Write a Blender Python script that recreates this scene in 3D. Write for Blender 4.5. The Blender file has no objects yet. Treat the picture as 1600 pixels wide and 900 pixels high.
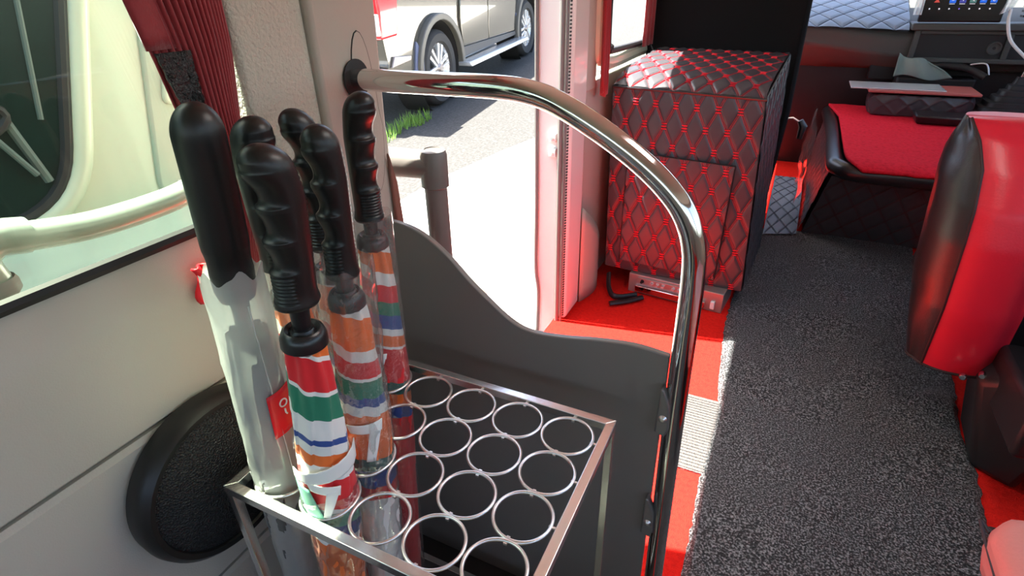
import bpy, bmesh, math, random
from mathutils import Vector, Matrix, noise
random.seed(7)
C = bpy.context.scene.collection
S = bpy.context.scene
PI = math.pi
R = math.radians
V = Vector

# ---------------------------------------------------------------- camera, sky, sun, exposure
cam = bpy.data.objects.new('camera', bpy.data.cameras.new('camera')); C.objects.link(cam)
cam.matrix_world = Matrix(((0.8997258, -0.19432713, 0.39080744, 0.3633106),
                           (0.43600565, 0.44082803, -0.78458251, -0.39821925),
                           (-0.01981321, 0.87630338, 0.48135208, 0.84049565),
                           (0, 0, 0, 1)))
cam.data.sensor_width = 36; cam.data.lens = 860.6 / 1600 * 36; cam.data.clip_start = 0.02
S.camera = cam
S.view_settings.view_transform = 'Standard'; S.view_settings.look = 'None'
S.view_settings.gamma = 1; S.view_settings.exposure = 1.0
wd = bpy.data.worlds.new('sky'); S.world = wd; wd.use_nodes = True
wn = wd.node_tree.nodes; wl = wd.node_tree.links
sky = wn.new('ShaderNodeTexSky'); sky.sky_type = 'NISHITA'; sky.sun_disc = False
sky.sun_elevation = R(66); sky.sun_rotation = R(-94); sky.dust_density = 3.0; sky.air_density = 1.0
bgn = wn['Background']; bgn.inputs['Strength'].default_value = 0.34
wl.new(sky.outputs[0], bgn.inputs[0])
sun = bpy.data.objects.new('sun', bpy.data.lights.new('sun', 'SUN')); C.objects.link(sun)
sun.data.energy = 20; sun.data.angle = R(0.6); sun.data.color = (1, 0.95, 0.86)
sun.rotation_euler = V((0.422, 0.075, -0.904)).to_track_quat('-Z', 'Y').to_euler()   # high sun from the left (door) side
def fill_lamp(x, y, e):  # area light added to brighten the cabin; no such lamp is seen
    l = bpy.data.objects.new('ceiling_lamp_light', bpy.data.lights.new('ceiling_lamp_light', 'AREA')); C.objects.link(l)
    l.data.shape = 'RECTANGLE'; l.data.size = 0.14; l.data.size_y = 0.5; l.data.energy = e; l.data.color = (1, 0.96, 0.9)
    l.location = (x, y, 1.168)

# ---------------------------------------------------------------- materials
MATS = {}
def nd(nt, typ, **k):
    n = nt.nodes.new(typ)
    for a, b in k.items(): setattr(n, a, b)
    return n
def mat(name, col, rough=0.5, metal=0, bump=None, spec=0.5, coat=0, sheen=0, emit=None, var=None, trans=0, bdist=0.002, sss=0):
    """bump=(kind, scale, strength); var=(scale, other colour, lo, hi)"""
    m = bpy.data.materials.new(name); m.use_nodes = True; nt = m.node_tree; p = nt.nodes['Principled BSDF']
    p.inputs['Base Color'].default_value = (*col, 1); p.inputs['Roughness'].default_value = rough
    p.inputs['Metallic'].default_value = metal; p.inputs['Specular IOR Level'].default_value = spec
    p.inputs['Coat Weight'].default_value = coat; p.inputs['Sheen Weight'].default_value = sheen
    p.inputs['Transmission Weight'].default_value = trans
    if emit: p.inputs['Emission Color'].default_value = (*emit[0], 1); p.inputs['Emission Strength'].default_value = emit[1]
    tc = nd(nt, 'ShaderNodeTexCoord')
    if bump:
        kind, sc, st = bump
        if kind == 'voronoi': t = nd(nt, 'ShaderNodeTexVoronoi'); out = t.outputs['Distance']
        else: t = nd(nt, 'ShaderNodeTexNoise'); t.inputs['Detail'].default_value = 4; out = t.outputs['Fac']
        t.inputs['Scale'].default_value = sc; nt.links.new(tc.outputs['Object'], t.inputs['Vector'])
        b = nd(nt, 'ShaderNodeBump'); b.inputs['Strength'].default_value = st; b.inputs['Distance'].default_value = bdist
        nt.links.new(out, b.inputs['Height']); nt.links.new(b.outputs[0], p.inputs['Normal'])
    if var:
        sc, c2, lo, hi = var
        t = nd(nt, 'ShaderNodeTexNoise'); t.inputs['Scale'].default_value = sc; t.inputs['Detail'].default_value = 5
        nt.links.new(tc.outputs['Object'], t.inputs['Vector'])
        r = nd(nt, 'ShaderNodeValToRGB'); r.color_ramp.elements[0].position = lo; r.color_ramp.elements[1].position = hi
        r.color_ramp.elements[0].color = (*col, 1); r.color_ramp.elements[1].color = (*c2, 1)
        nt.links.new(t.outputs['Fac'], r.inputs['Fac']); nt.links.new(r.outputs['Color'], p.inputs['Base Color'])
    MATS[name] = m
    return m
def film(name, tint, milk, rough=0.12, gloss=0.35, sc=40):
    """thin clear plastic: see-through sheet with a gloss and a little milkiness"""
    m = bpy.data.materials.new(name); m.use_nodes = True; nt = m.node_tree; nt.nodes.clear(); L = nt.links.new
    o = nd(nt, 'ShaderNodeOutputMaterial'); tr = nd(nt, 'ShaderNodeBsdfTransparent'); tr.inputs[0].default_value = (*tint, 1)
    gl = nd(nt, 'ShaderNodeBsdfGlossy'); gl.inputs['Roughness'].default_value = rough
    df = nd(nt, 'ShaderNodeBsdfDiffuse'); df.inputs[0].default_value = (0.85, 0.88, 0.86, 1)
    tl = nd(nt, 'ShaderNodeBsdfTranslucent'); tl.inputs[0].default_value = (0.85, 0.88, 0.86, 1)
    mx = nd(nt, 'ShaderNodeMixShader'); mx.inputs[0].default_value = 0.5; L(df.outputs[0], mx.inputs[1]); L(tl.outputs[0], mx.inputs[2])
    m1 = nd(nt, 'ShaderNodeMixShader'); m1.inputs[0].default_value = milk; L(tr.outputs[0], m1.inputs[1]); L(mx.outputs[0], m1.inputs[2])
    m2 = nd(nt, 'ShaderNodeMixShader'); lw = nd(nt, 'ShaderNodeLayerWeight'); lw.inputs[0].default_value = 0.35
    mu = nd(nt, 'ShaderNodeMath', operation='MULTIPLY'); mu.inputs[1].default_value = gloss; L(lw.outputs['Facing'], mu.inputs[0])
    ad = nd(nt, 'ShaderNodeMath', operation='ADD'); ad.inputs[1].default_value = 0.03; L(mu.outputs[0], ad.inputs[0])
    tc = nd(nt, 'ShaderNodeTexCoord'); t = nd(nt, 'ShaderNodeTexNoise'); t.inputs['Scale'].default_value = sc; t.inputs['Detail'].default_value = 3
    L(tc.outputs['Object'], t.inputs['Vector']); b = nd(nt, 'ShaderNodeBump'); b.inputs['Strength'].default_value = 0.5; b.inputs['Distance'].default_value = 0.004
    L(t.outputs['Fac'], b.inputs['Height']); L(b.outputs[0], gl.inputs['Normal']); L(b.outputs[0], lw.inputs['Normal'])
    L(ad.outputs[0], m2.inputs[0]); L(m1.outputs[0], m2.inputs[1]); L(gl.outputs[0], m2.inputs[2]); L(m2.outputs[0], o.inputs[0])
    MATS[name] = m; return m
def stripe_mat(name, stops, k, lo=-0.3, hi=1.3):
    """umbrella cloth: printed colour bands, wound round the rolled canopy; uv.x = angle / pi, uv.y = distance down from the collar"""
    m = bpy.data.materials.new(name); m.use_nodes = True; nt = m.node_tree; L = nt.links.new; p = nt.nodes['Principled BSDF']
    p.inputs['Roughness'].default_value = 0.55; p.inputs['Sheen Weight'].default_value = 0.2
    uv = nd(nt, 'ShaderNodeUVMap'); uv.uv_map = 'UVMap'; sp = nd(nt, 'ShaderNodeSeparateXYZ'); L(uv.outputs[0], sp.inputs[0])
    a = nd(nt, 'ShaderNodeMath', operation='MULTIPLY'); a.inputs[1].default_value = -k; L(sp.outputs[0], a.inputs[0])
    b = nd(nt, 'ShaderNodeMath', operation='ADD'); L(sp.outputs[1], b.inputs[0]); L(a.outputs[0], b.inputs[1])
    n = nd(nt, 'ShaderNodeTexNoise'); n.inputs['Scale'].default_value = 2.5; L(uv.outputs[0], n.inputs['Vector'])
    nm = nd(nt, 'ShaderNodeMath', operation='MULTIPLY_ADD'); nm.inputs[1].default_value = 0.04; L(n.outputs['Fac'], nm.inputs[0]); L(b.outputs[0], nm.inputs[2])
    mr = nd(nt, 'ShaderNodeMapRange'); mr.inputs[1].default_value = lo; mr.inputs[2].default_value = hi; L(nm.outputs[0], mr.inputs[0])
    r = nd(nt, 'ShaderNodeValToRGB'); r.color_ramp.interpolation = 'CONSTANT'; cr = r.color_ramp
    for i, (q, c) in enumerate(stops):
        e = cr.elements[i] if i < 2 else cr.elements.new(0.999)
        e.position = max(0, min(1, (q - lo + 0.02) / (hi - lo))); e.color = (*c, 1)
    L(mr.outputs[0], r.inputs[0]); L(r.outputs[0], p.inputs['Base Color'])
    MATS[name] = m; return m

mat('wall_trim', (0.50, 0.475, 0.41), 0.5, bump=('voronoi', 600, 0.2), bdist=0.0008, spec=0.4)
mat('pillar_trim', (0.42, 0.39, 0.33), 0.6, bump=('noise', 250, 0.15))
mat('headliner', (0.52, 0.52, 0.44), 0.95, bump=('noise', 260, 0.9), bdist=0.004)
mat('dark_gap', (0.02, 0.02, 0.02), 0.8)
mat('rubber', (0.009, 0.009, 0.010), 0.55)
mat('rubber_grey', (0.16, 0.16, 0.15), 0.6)
mat('white_paint', (0.82, 0.84, 0.80), 0.25, coat=0.5)
mat('cream_paint', (0.62, 0.68, 0.52), 0.3, coat=0.4)
mat('cream_shade', (0.46, 0.53, 0.42), 0.4)  # darker cream puts the shade of the recess into the colour
mat('grip', (0.006, 0.007, 0.007), 0.38, bump=('noise', 60, 0.12), spec=0.6)
mat('collar', (0.010, 0.010, 0.011), 0.3, spec=0.6)
mat('chrome', (0.72, 0.72, 0.70), 0.07, 1.0, bump=('noise', 30, 0.02))
mat('ring_steel', (0.92, 0.91, 0.88), 0.33, 1.0)
mat('frame_steel', (0.90, 0.91, 0.90), 0.24, 1.0, bump=('noise', 90, 0.12))
mat('tray', (0.035, 0.030, 0.027), 0.35, spec=0.5)
mat('partition', (0.20, 0.182, 0.162), 0.38, bump=('voronoi', 700, 0.12), bdist=0.0006, spec=0.6)
mat('clamp', (0.22, 0.21, 0.19), 0.35, 0.4)
mat('curtain', (0.26, 0.004, 0.010), 0.6, sheen=0.5, bump=('noise', 220, 0.4))
mat('black_hook_tape', (0.02, 0.02, 0.02), 0.25, bump=('noise', 300, 1.0), bdist=0.004)
mat('speaker_cloth', (0.010, 0.011, 0.012), 0.5, bump=('voronoi', 560, 1.0), bdist=0.0016)
mat('speaker_rim', (0.012, 0.012, 0.012), 0.4)
mat('grey_plastic', (0.15, 0.14, 0.125), 0.35)
mat('red_carpet', (0.82, 0.019, 0.012), 0.9, spec=0.1, bump=('noise', 500, 1.0), bdist=0.003, var=(120, (0.68, 0.012, 0.009), 0.45, 0.75))
mat('carpet_bright', (0.78, 0.022, 0.045), 0.9, spec=0.1, bump=('noise', 260, 1.0), bdist=0.004, var=(90, (0.60, 0.012, 0.026), 0.45, 0.75))
mat('tread', (0.075, 0.070, 0.068), 0.6, bump=('voronoi', 260, 0.6))
mat('leather', (0.012, 0.011, 0.012), 0.33, bump=('noise', 300, 0.15), spec=0.6)
mat('leather_quilt', (0.050, 0.049, 0.056), 0.36, bump=('noise', 350, 0.12), spec=0.6)
mat('pipe_paint', (0.27, 0.32, 0.28), 0.25, coat=0.5)
mat('leather_red', (0.60, 0.012, 0.032), 0.36, bump=('noise', 300, 0.12), spec=0.5)
mat('leather_lit_pink', (0.55, 0.22, 0.20), 0.4, bump=('noise', 300, 0.12))
mat('piping', (0.02, 0.008, 0.008), 0.5)
mat('thread_red', (0.85, 0.010, 0.030), 0.5)
mat('thread_deep', (0.48, 0.008, 0.016), 0.5)
mat('thread_dark', (0.10, 0.02, 0.02), 0.6)
mat('thread_blue', (0.03, 0.04, 0.07), 0.6)
mat('quilt_blue', (0.16, 0.21, 0.29), 0.4, spec=0.6)
mat('dash', (0.060, 0.062, 0.056), 0.6, bump=('noise', 400, 0.3))
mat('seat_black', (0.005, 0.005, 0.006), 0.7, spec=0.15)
mat('dash_black', (0.004, 0.004, 0.005), 0.5)
mat('screen', (0.010, 0.009, 0.010), 0.15)
mat('metal_grey', (0.40, 0.36, 0.34), 0.35, 0.6)
mat('black_metal', (0.014, 0.013, 0.015), 0.4, spec=0.5)
mat('cover_red', (0.50, 0.14, 0.12), 0.4)
mat('silver', (0.75, 0.78, 0.80), 0.25, 0.5)
mat('cloth_grey', (0.20, 0.27, 0.25), 0.8, bump=('noise', 120, 0.4))
mat('asphalt', (0.034, 0.033, 0.030), 0.9, bump=('noise', 60, 0.6), bdist=0.01, var=(45, (0.066, 0.064, 0.060), 0.4, 0.7))
mat('concrete', (0.74, 0.72, 0.68), 0.9, bump=('noise', 30, 0.3), var=(3, (0.66, 0.64, 0.60), 0.4, 0.7))
mat('grass', (0.16, 0.30, 0.05), 0.7)
mat('truck_paint', (0.11, 0.105, 0.085), 0.16, 0.55, coat=1.0, spec=0.7)
mat('truck_trim', (0.06, 0.06, 0.06), 0.45)
mat('truck_flare', (0.10, 0.095, 0.08), 0.4)
mat('tyre', (0.035, 0.035, 0.035), 0.8, bump=('noise', 40, 0.3))
mat('alloy', (0.75, 0.75, 0.74), 0.25, 0.7)
mat('lamp_red', (0.75, 0.02, 0.03), 0.12, coat=1.0)
mat('lamp_clear', (0.85, 0.85, 0.88), 0.12, coat=1.0)
mat('mud_flap', (0.10, 0.12, 0.20), 0.5)
mat('tinted', (0.006, 0.020, 0.016), 0.05, spec=0.35)
mat('reflection_grey', (0.10, 0.14, 0.125), 0.6)
mat('decal', (0.85, 0.86, 0.82), 0.6)
mat('white_plastic', (0.8, 0.82, 0.8), 0.35)
mat('brown_trim', (0.22, 0.10, 0.07), 0.5)
mat('gold', (0.75, 0.45, 0.12), 0.3, 0.8)
mat('tag_red', (0.80, 0.010, 0.020), 0.4)
mat('fill_lamp_glow', (0.9, 0.9, 0.88), 0.4, emit=((1, 0.96, 0.9), 1.0))
for n, c in dict(icon_blue=(0.02, 0.16, 0.85), icon_navy=(0.05, 0.06, 0.35), icon_green=(0.08, 0.22, 0.20), icon_white=(0.8, 0.8, 0.85), icon_red=(0.6, 0.08, 0.06), icon_violet=(0.2, 0.15, 0.7)).items():
    mat(n, c, 0.5, emit=(c, 0.25))
film('clear_film', (0.95, 0.96, 0.95), 0.10, gloss=0.7, rough=0.08, sc=70)
film('milky_film', (0.90, 0.93, 0.91), 0.66, gloss=0.45, sc=30)
film('window_glass', (0.88, 0.95, 0.85), 0.002, rough=0.01, gloss=0.10, sc=0.5)
# floor mat: black coiled vinyl with pale speckles
mm = mat('coil_mat', (0.012, 0.013, 0.014), 0.5, bump=('noise', 500, 1.0), bdist=0.004, var=(300, (0.30, 0.31, 0.32), 0.46, 0.66))
RED = (0.74, 0.010, 0.018); ORG = (0.88, 0.17, 0.02); GRN = (0.008, 0.20, 0.11); BLU = (0.02, 0.07, 0.30); WHT = (0.84, 0.84, 0.80); DKG = (0.01, 0.09, 0.07); MNT = (0.20, 0.55, 0.38)
stripe_mat('cloth_front', [(-9, ORG), (0.0, WHT), (0.03, RED), (0.20, WHT), (0.225, GRN), (0.37, WHT), (0.49, BLU), (0.525, WHT), (0.59, ORG), (0.66, WHT), (0.75, RED), (0.97, WHT), (1.0, MNT), (1.10, BLU), (1.2, WHT), (1.25, ORG)], 0.17)
stripe_mat('cloth_middle', [(-9, WHT), (0.02, ORG), (0.21, WHT), (0.275, RED), (0.375, WHT), (0.395, GRN), (0.50, BLU), (0.56, WHT), (0.62, ORG), (0.93, DKG), (1.03, BLU), (1.15, RED), (1.25, WHT)], 0.12)
stripe_mat('cloth_back', [(-9, WHT), (-0.02, ORG), (0.12, WHT), (0.21, RED), (0.33, GRN), (0.42, BLU), (0.52, WHT), (0.57, ORG), (0.655, WHT), (0.67, RED), (0.94, DKG), (1.04, ORG), (1.15, BLU), (1.25, RED)], 0.16)
mat('cloth_grey_black', (0.05, 0.055, 0.055), 0.7, sheen=0.3)

# ---------------------------------------------------------------- mesh helpers
class MB:
    def __init__(s): s.v = []; s.f = []; s.mi = []; s.uv = None
    def add(s, vs, fs, mi=0):
        o = len(s.v); s.v += [tuple(v) for v in vs]; s.f += [tuple(i + o for i in f) for f in fs]; s.mi += [mi] * len(fs); return s
    def box(s, x0, x1, y0, y1, z0, z1, mi=0):
        return s.hexa([(x0,y0,z0),(x1,y0,z0),(x1,y1,z0),(x0,y1,z0),(x0,y0,z1),(x1,y0,z1),(x1,y1,z1),(x0,y1,z1)], mi)
    def hexa(s, p, mi=0):
        return s.add(p, [(0,3,2,1),(4,5,6,7),(0,1,5,4),(1,2,6,5),(2,3,7,6),(3,0,4,7)], mi)
    def tube(s, pts, r, n=12, closed=False, caps=True, mi=0, flat=1.0):
        pts = [V(q) for q in pts]; N = len(pts); rs = r if isinstance(r, (list, tuple)) else [r] * N
        vs = []; nrm = None
        for i, q in enumerate(pts):
            a = pts[(i-1) % N] if (closed or i) else q; b = pts[(i+1) % N] if (closed or i < N-1) else q
            t = (b - a).normalized()
            if nrm is None: nrm = t.orthogonal().normalized()
            else: nrm = (nrm - t * nrm.dot(t)).normalized()
            bi = t.cross(nrm)
            for k in range(n):
                th = 2*PI*k/n; vs.append(q + rs[i] * (math.cos(th)*nrm + flat*math.sin(th)*bi))
        fs = []
        for i in range(N if closed else N-1):
            for k in range(n):
                a = i*n+k; b = i*n+(k+1) % n; c = ((i+1) % N)*n; fs.append((a, b, c+(k+1) % n, c+k))
        if caps and not closed: fs += [tuple(reversed(range(n))), tuple(range((N-1)*n, N*n))]
        return s.add(vs, fs, mi)
    def lathe(s, prof, o=(0,0,0), ax=(0,0,1), n=32, mi=0, ref=None):
        ax = V(ax).normalized(); u = (V(ref) if ref else ax.orthogonal()).normalized(); w = ax.cross(u); o = V(o); vs = []
        for r, h in prof:
            for k in range(n): th = 2*PI*k/n; vs.append(o + ax*h + (u*math.cos(th) + w*math.sin(th))*max(r, 1e-5))
        fs = []
        for i in range(len(prof)-1):
            for k in range(n): fs.append((i*n+k, i*n+(k+1) % n, (i+1)*n+(k+1) % n, (i+1)*n+k))
        return s.add(vs, fs, mi)
    def prism(s, poly, fn, mi=0):
        """poly: 2-D outline; fn(a, b, t) -> 3-D with t in 0..1 through the thickness"""
        n = len(poly); vs = [fn(a, b, 0) for a, b in poly] + [fn(a, b, 1) for a, b in poly]
        return s.add(vs, [tuple(range(n)), tuple(reversed(range(n, 2*n)))] + [(i, i+n, (i+1) % n+n, (i+1) % n) for i in range(n)], mi)
    def grid(s, fn, nu, nv, mi=0, flip=False):
        vs = [fn(i/nu, j/nv) for j in range(nv+1) for i in range(nu+1)]
        fs = []
        for j in range(nv):
            for i in range(nu):
                a = j*(nu+1)+i; q = (a, a+1, a+nu+2, a+nu+1); fs.append(q[::-1] if flip else q)
        return s.add(vs, fs, mi)
    def build(s, name, m, parent=None, smooth=True, bevel=0, solid=0, subsurf=0, angle=35):
        me = bpy.data.meshes.new(name); me.from_pydata(s.v, [], s.f)
        ms = m if isinstance(m, (list, tuple)) else [m]
        for q in ms: me.materials.append(MATS[q])
        me.polygons.foreach_set('material_index', s.mi)
        if s.uv:
            l = me.uv_layers.new(name='UVMap')
            for lp in me.loops: l.data[lp.index].uv = s.uv[lp.vertex_index]
        bm = bmesh.new(); bm.from_mesh(me)
        if not s.uv: bmesh.ops.recalc_face_normals(bm, faces=bm.faces)
        bm.to_mesh(me); bm.free()
        if smooth:
            me.polygons.foreach_set('use_smooth', [True]*len(me.polygons))
            try: me.set_sharp_from_angle(angle=R(angle))
            except Exception: pass
        o = bpy.data.objects.new(name, me); C.objects.link(o)
        if parent: o.parent = parent
        if bevel:
            b = o.modifiers.new('b', 'BEVEL'); b.width = bevel; b.segments = 3; b.limit_method = 'ANGLE'; b.angle_limit = R(35)
        if solid: b = o.modifiers.new('s', 'SOLIDIFY'); b.thickness = solid; b.offset = 0
        if subsurf: b = o.modifiers.new('u', 'SUBSURF'); b.levels = b.render_levels = subsurf
        return o
def thing(name, label, cat, loc=(0,0,0), group=None):
    o = bpy.data.objects.new(name, None); C.objects.link(o); o.location = loc; o.empty_display_size = 0.02
    return tag(o, label, cat, group)
def tag(o, label, cat, group=None, kind=None):
    o['label'] = label; o['category'] = cat
    if group: o['group'] = group
    if kind: o['kind'] = kind
    return o
def struct(o, label=None):
    o['kind'] = 'structure'
    if label: o['label'] = label
    return o
def adopt(root, *objs):
    """children were modelled in world coordinates: keep them there under a root that stands elsewhere"""
    for o in objs: o.parent = root; o.matrix_parent_inverse = Matrix.Translation(-V(root.location))
def smooth_path(pts, k=6):
    P = [V(q) for q in pts]; out = []
    for i in range(len(P)-1):
        a = P[max(i-1, 0)]; b = P[i]; c = P[i+1]; d = P[min(i+2, len(P)-1)]
        for j in range(k):
            t = j/k; out.append(0.5*((2*b) + (c-a)*t + (2*a-5*b+4*c-d)*t*t + (3*b-a-3*c+d)*t**3))
    out.append(P[-1]); return out
def bil(c, u, v):
    a, b, d, e = c   # bottom-left, bottom-right, top-right, top-left
    return V(a).lerp(V(b), u).lerp(V(e).lerp(V(d), u), v)

# ---------------------------------------------------------------- the van's shell
WX = -0.104                                   # inner face of the left wall
fl = MB(); fl.box(-0.13, 1.45, -1.6, 3.3, -0.03, 0.0); floor = struct(fl.build('floor', 'red_carpet', smooth=False), 'red carpeted van floor')
# left wall below the window: three moulded panels with recessed seams, then the rounded ledge up to the window
wall = struct(MB().box(-0.150, -0.118, -1.6, 0.16, 0.0, 0.612).build('wall_left', 'dark_gap', smooth=False), 'beige moulded van side wall below the window')
def strip(prof, y0, y1, name, m, parent, n=2, thick=0.012, **k):
    b = MB(); N = len(prof); vs = []
    for j in range(n):
        y = y0 + (y1-y0)*j/(n-1)
        vs += [(x, y, z) for x, z in prof] + [(x-thick, y, z) for x, z in prof]
    fs = []
    for j in range(n-1):
        o, q = j*2*N, (j+1)*2*N
        for i in range(N-1):
            fs += [(o+i, o+i+1, q+i+1, q+i), (o+N+i, q+N+i, q+N+i+1, o+N+i+1)]
        fs += [(o, q, q+N, o+N), (o+N-1, o+2*N-1, q+2*N-1, q+N-1)]
    fs += [tuple(range(N)) + tuple(range(2*N-1, N-1, -1)), tuple(range((n-1)*2*N+N-1, (n-1)*2*N-1, -1)) + tuple(range((n-1)*2*N+N, n*2*N))]
    return b.add(vs, fs).build(name, m, parent, **k)
strip([(WX-0.004, 0.0), (WX, 0.004), (WX, 0.262), (WX-0.004, 0.267)], -1.6, 0.095, 'panel', 'wall_trim', wall, bevel=0)
strip([(WX-0.004, 0.2715), (WX, 0.276), (WX, 0.483), (WX-0.004, 0.488)], -1.6, 0.095, 'panel', 'wall_trim', wall)
led = [(WX-0.004, 0.4915), (WX, 0.4955), (WX+0.001, 0.56), (WX+0.0015, 0.588)]
for t in range(7):
    a = t/6*R(22); led.append((WX+0.0015-0.030*(1-math.cos(a)), 0.595+0.030*math.sin(a)))
led += [(-0.1175, 0.6385)]
strip(led, -1.6, 0.095, 'panel', 'wall_trim', wall)
rub = MB().tube([(-0.1160, -1.6, 0.642), (-0.1160, -0.04, 0.6455)], 0.0062, 8); o = rub.build('trim_1', 'rubber'); struct(o, 'black rubber seal along the bottom of the side window')
# wall band above the windows, roof and far walls (they close the cabin so that daylight comes in through the openings only)
up = MB(); up.box(-0.16, -0.12, -1.6, 3.2, 1.10, 1.22); up.box(-0.16, -0.12, -1.6, 0.0, 0.98, 1.10)  # lower box drops the unseen window head to keep sun off the umbrellas
struct(up.build('trim_2', 'pillar_trim', smooth=False), 'beige strip above the left windows and door opening, lowered over the side window to cut sun')
struct(MB().box(-0.16, 1.45, -1.6, 2.95, 1.18, 1.22).build('ceiling', 'headliner', smooth=False), 'pale cloth headliner')
wr = MB(); wr.box(1.40, 1.45, -1.6, 3.2, 0.0, 0.62); wr.box(1.40, 1.45, -1.6, 3.2, 1.12, 1.18)
for y in (-1.6, -0.35, 0.9, 2.1): wr.box(1.40, 1.45, y, y+0.08, 0.62, 1.12)
struct(wr.build('wall_right', 'pillar_trim', smooth=False), 'beige right side wall with window openings')
struct(MB().box(-0.16, 1.45, -1.65, -1.6, 0.0, 0.72).box(-0.16, 1.45, -1.65, -1.6, 1.05, 1.22).build('wall_rear', 'pillar_trim', smooth=False), 'beige rear wall with a wide back window opening')  # unseen; back opening sized to brighten the partition and grips
# left window glass and its front corner
g = MB().box(-0.122, -0.119, -1.55, -0.03, 0.638, 0.985).build('window_1', 'window_glass', smooth=False); struct(g, 'slightly green side window pane')
# pillar between window and door: cloth-covered front half, smooth bulged half with the rail socket
pb = MB(); pb.box(-0.150, -0.092, -0.026, 0.064, 0.0, 1.16); o = pb.build('trim_3', 'headliner', bevel=0.006); struct(o, 'pale cloth covered pillar behind the red curtain')
pl = MB(); pl.prism([(0.062, 0.0), (0.165, 0.0), (0.158, 0.499), (0.158, 0.501), (0.162, 0.66), (0.162, 0.70), (0.170, 0.86), (0.175, 1.16), (0.062, 1.16), (0.062, 0.86), (0.062, 0.66), (0.062, 0.501), (0.062, 0.499)],
                    lambda y, z, t: (-0.150 + t*0.066, y, z))
pil = pl.build('trim_4', 'pillar_trim', bevel=0.006); struct(pil, 'smooth beige door pillar with the socket of the chrome rail')
es = MB(); out = []
for k in range(28):
    th = 2*PI*k/28; cy = 0.128 + 0.024*math.cos(th)*(1.0 if math.sin(th) < 0 else 0.82); cz = 0.715 + (0.085 if math.sin(th) > 0 else 0.10)*math.sin(th); out.append((cy, cz))
es.prism(out, lambda y, z, t: (-0.0855 + 0.0030*t, y, z)); es.build('cover_plate', 'pillar_trim', pil, bevel=0.001); MB().tube([(-0.0837, y, z) for y, z in out], 0.0009, 6, closed=True).build('cover_gap', 'dark_gap', pil)
so = MB(); so.lathe([(0.0001, 0.001), (0.021, 0.001), (0.021, 0.0025), (0.0185, 0.003), (0.0001, 0.003)], (-0.083, 0.115, 0.752), (1, 0, 0), 28); so.build('socket', 'rubber', pil)
br = MB().prism([(0.150, 0.50), (0.168, 0.50), (0.160, 0.62), (0.150, 0.66)], lambda y, z, t: (-0.083+0.006*t, y, z)); br.build('lower_trim', 'brown_trim', pil, bevel=0.002)

# front door post, jamb and hinge
jb = MB(); jb.box(-0.185, -0.128, 0.86, 0.95, -0.25, 1.16); jo = struct(jb.build('door_1', 'white_paint', bevel=0.004), 'sunlit white jamb of the sliding door opening')
MB().tube(smooth_path([(-0.184, 0.855, 1.15), (-0.184, 0.855, 0.4), (-0.186, 0.855, 0.16), (-0.178, 0.855, 0.06), (-0.188, 0.855, -0.2)]), 0.0055, 8).build('edge_seal', 'rubber_grey', jo)
for z in (0.515, 0.478):
    h = MB(); h.box(-0.150, -0.132, 0.850, 0.862, z-0.010, z+0.010); ho = h.build('hinge_plate', 'white_plastic', jo, bevel=0.002)
    MB().lathe([(0.0001, 0.004), (0.004, 0.004), (0.005, 0.0)], (-0.141, 0.850, z), (0, -1, 0), 12).build('screw', 'ring_steel', ho)
sl = MB(); sl.tube([(-0.121, 0.853, -0.02), (-0.121, 0.853, 1.15)], 0.0062, 10); sl.tube([(-0.109, 0.853, -0.02), (-0.109, 0.853, 1.15)], 0.0035, 8)
seal = sl.build('trim_5', 'rubber_grey'); struct(seal, 'grey rubber door seal with a ribbed edge')
rb = MB()
for k in range(150): rb.box(-0.1035, -0.1005, 0.850, 0.856, 0.02+k*0.0075, 0.0235+k*0.0075)
o = rb.build('rib', 'rubber', seal, smooth=False); o['kind'] = 'stuff'
ap = MB(); ap.box(-0.128, -0.098, 0.862, 0.975, 0.0, 1.16); struct(ap.build('trim_6', 'white_paint', bevel=0.012), 'white front post of the door opening, glowing red from the carpet')
# front left wall and window
fw = MB(); fw.box(-0.13, -0.110, 0.975, 3.0, 0.0, 0.62); fw.box(-0.13, -0.105, 0.975, 1.06, 0.6, 1.1)
fwo = struct(fw.build('wall_front', 'wall_trim', smooth=False, bevel=0.004), 'beige door trim beside the passenger seat')
wf = MB(); wf.tube(smooth_path([(-0.105, 1.06, 1.1), (-0.105, 1.06, 0.72), (-0.105, 1.09, 0.672), (-0.105, 1.16, 0.655), (-0.105, 1.50, 0.655), (-0.105, 2.2, 0.64)]), 0.022, 10)
struct(wf.build('window_2', 'cream_paint'), 'cream rounded frame of the front side window')
sp = MB().tube(smooth_path([(-0.088, 1.09, 1.1), (-0.088, 1.09, 0.735), (-0.088, 1.12, 0.695), (-0.088, 1.2, 0.683), (-0.088, 2.2, 0.668)]), 0.008, 8); sp.build('window_seal', 'rubber', bpy.data.objects['window_2'])
kp = MB(); kp.grid(lambda u, v: V((-0.098+0.02*math.sin(PI*u)*(1-0.4*v), 0.975+0.17*u, 0.0+0.30*v*(1-0.5*u))), 8, 6)
kp.build('kick_panel', 'wall_trim', fwo, solid=0.004)
# sill step plate and coil mat
st = MB(); st.box(0.262, 0.352, 0.44, 0.672, 0.0, 0.004)
for k in range(26): st.box(0.264, 0.351, 0.444+k*0.0087, 0.448+k*0.0087, 0.004, 0.0056)
tag(st.build('step_plate', 'tread', smooth=False), 'pale ribbed tread plate between red carpet patches beside the black mat', 'step')
struct(MB().box(-0.118, 0.332, -1.6, 0.125, 0.0, 0.004).build('floor_covering', 'tray', smooth=False), 'dark vinyl floor under the umbrella rack')
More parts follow.
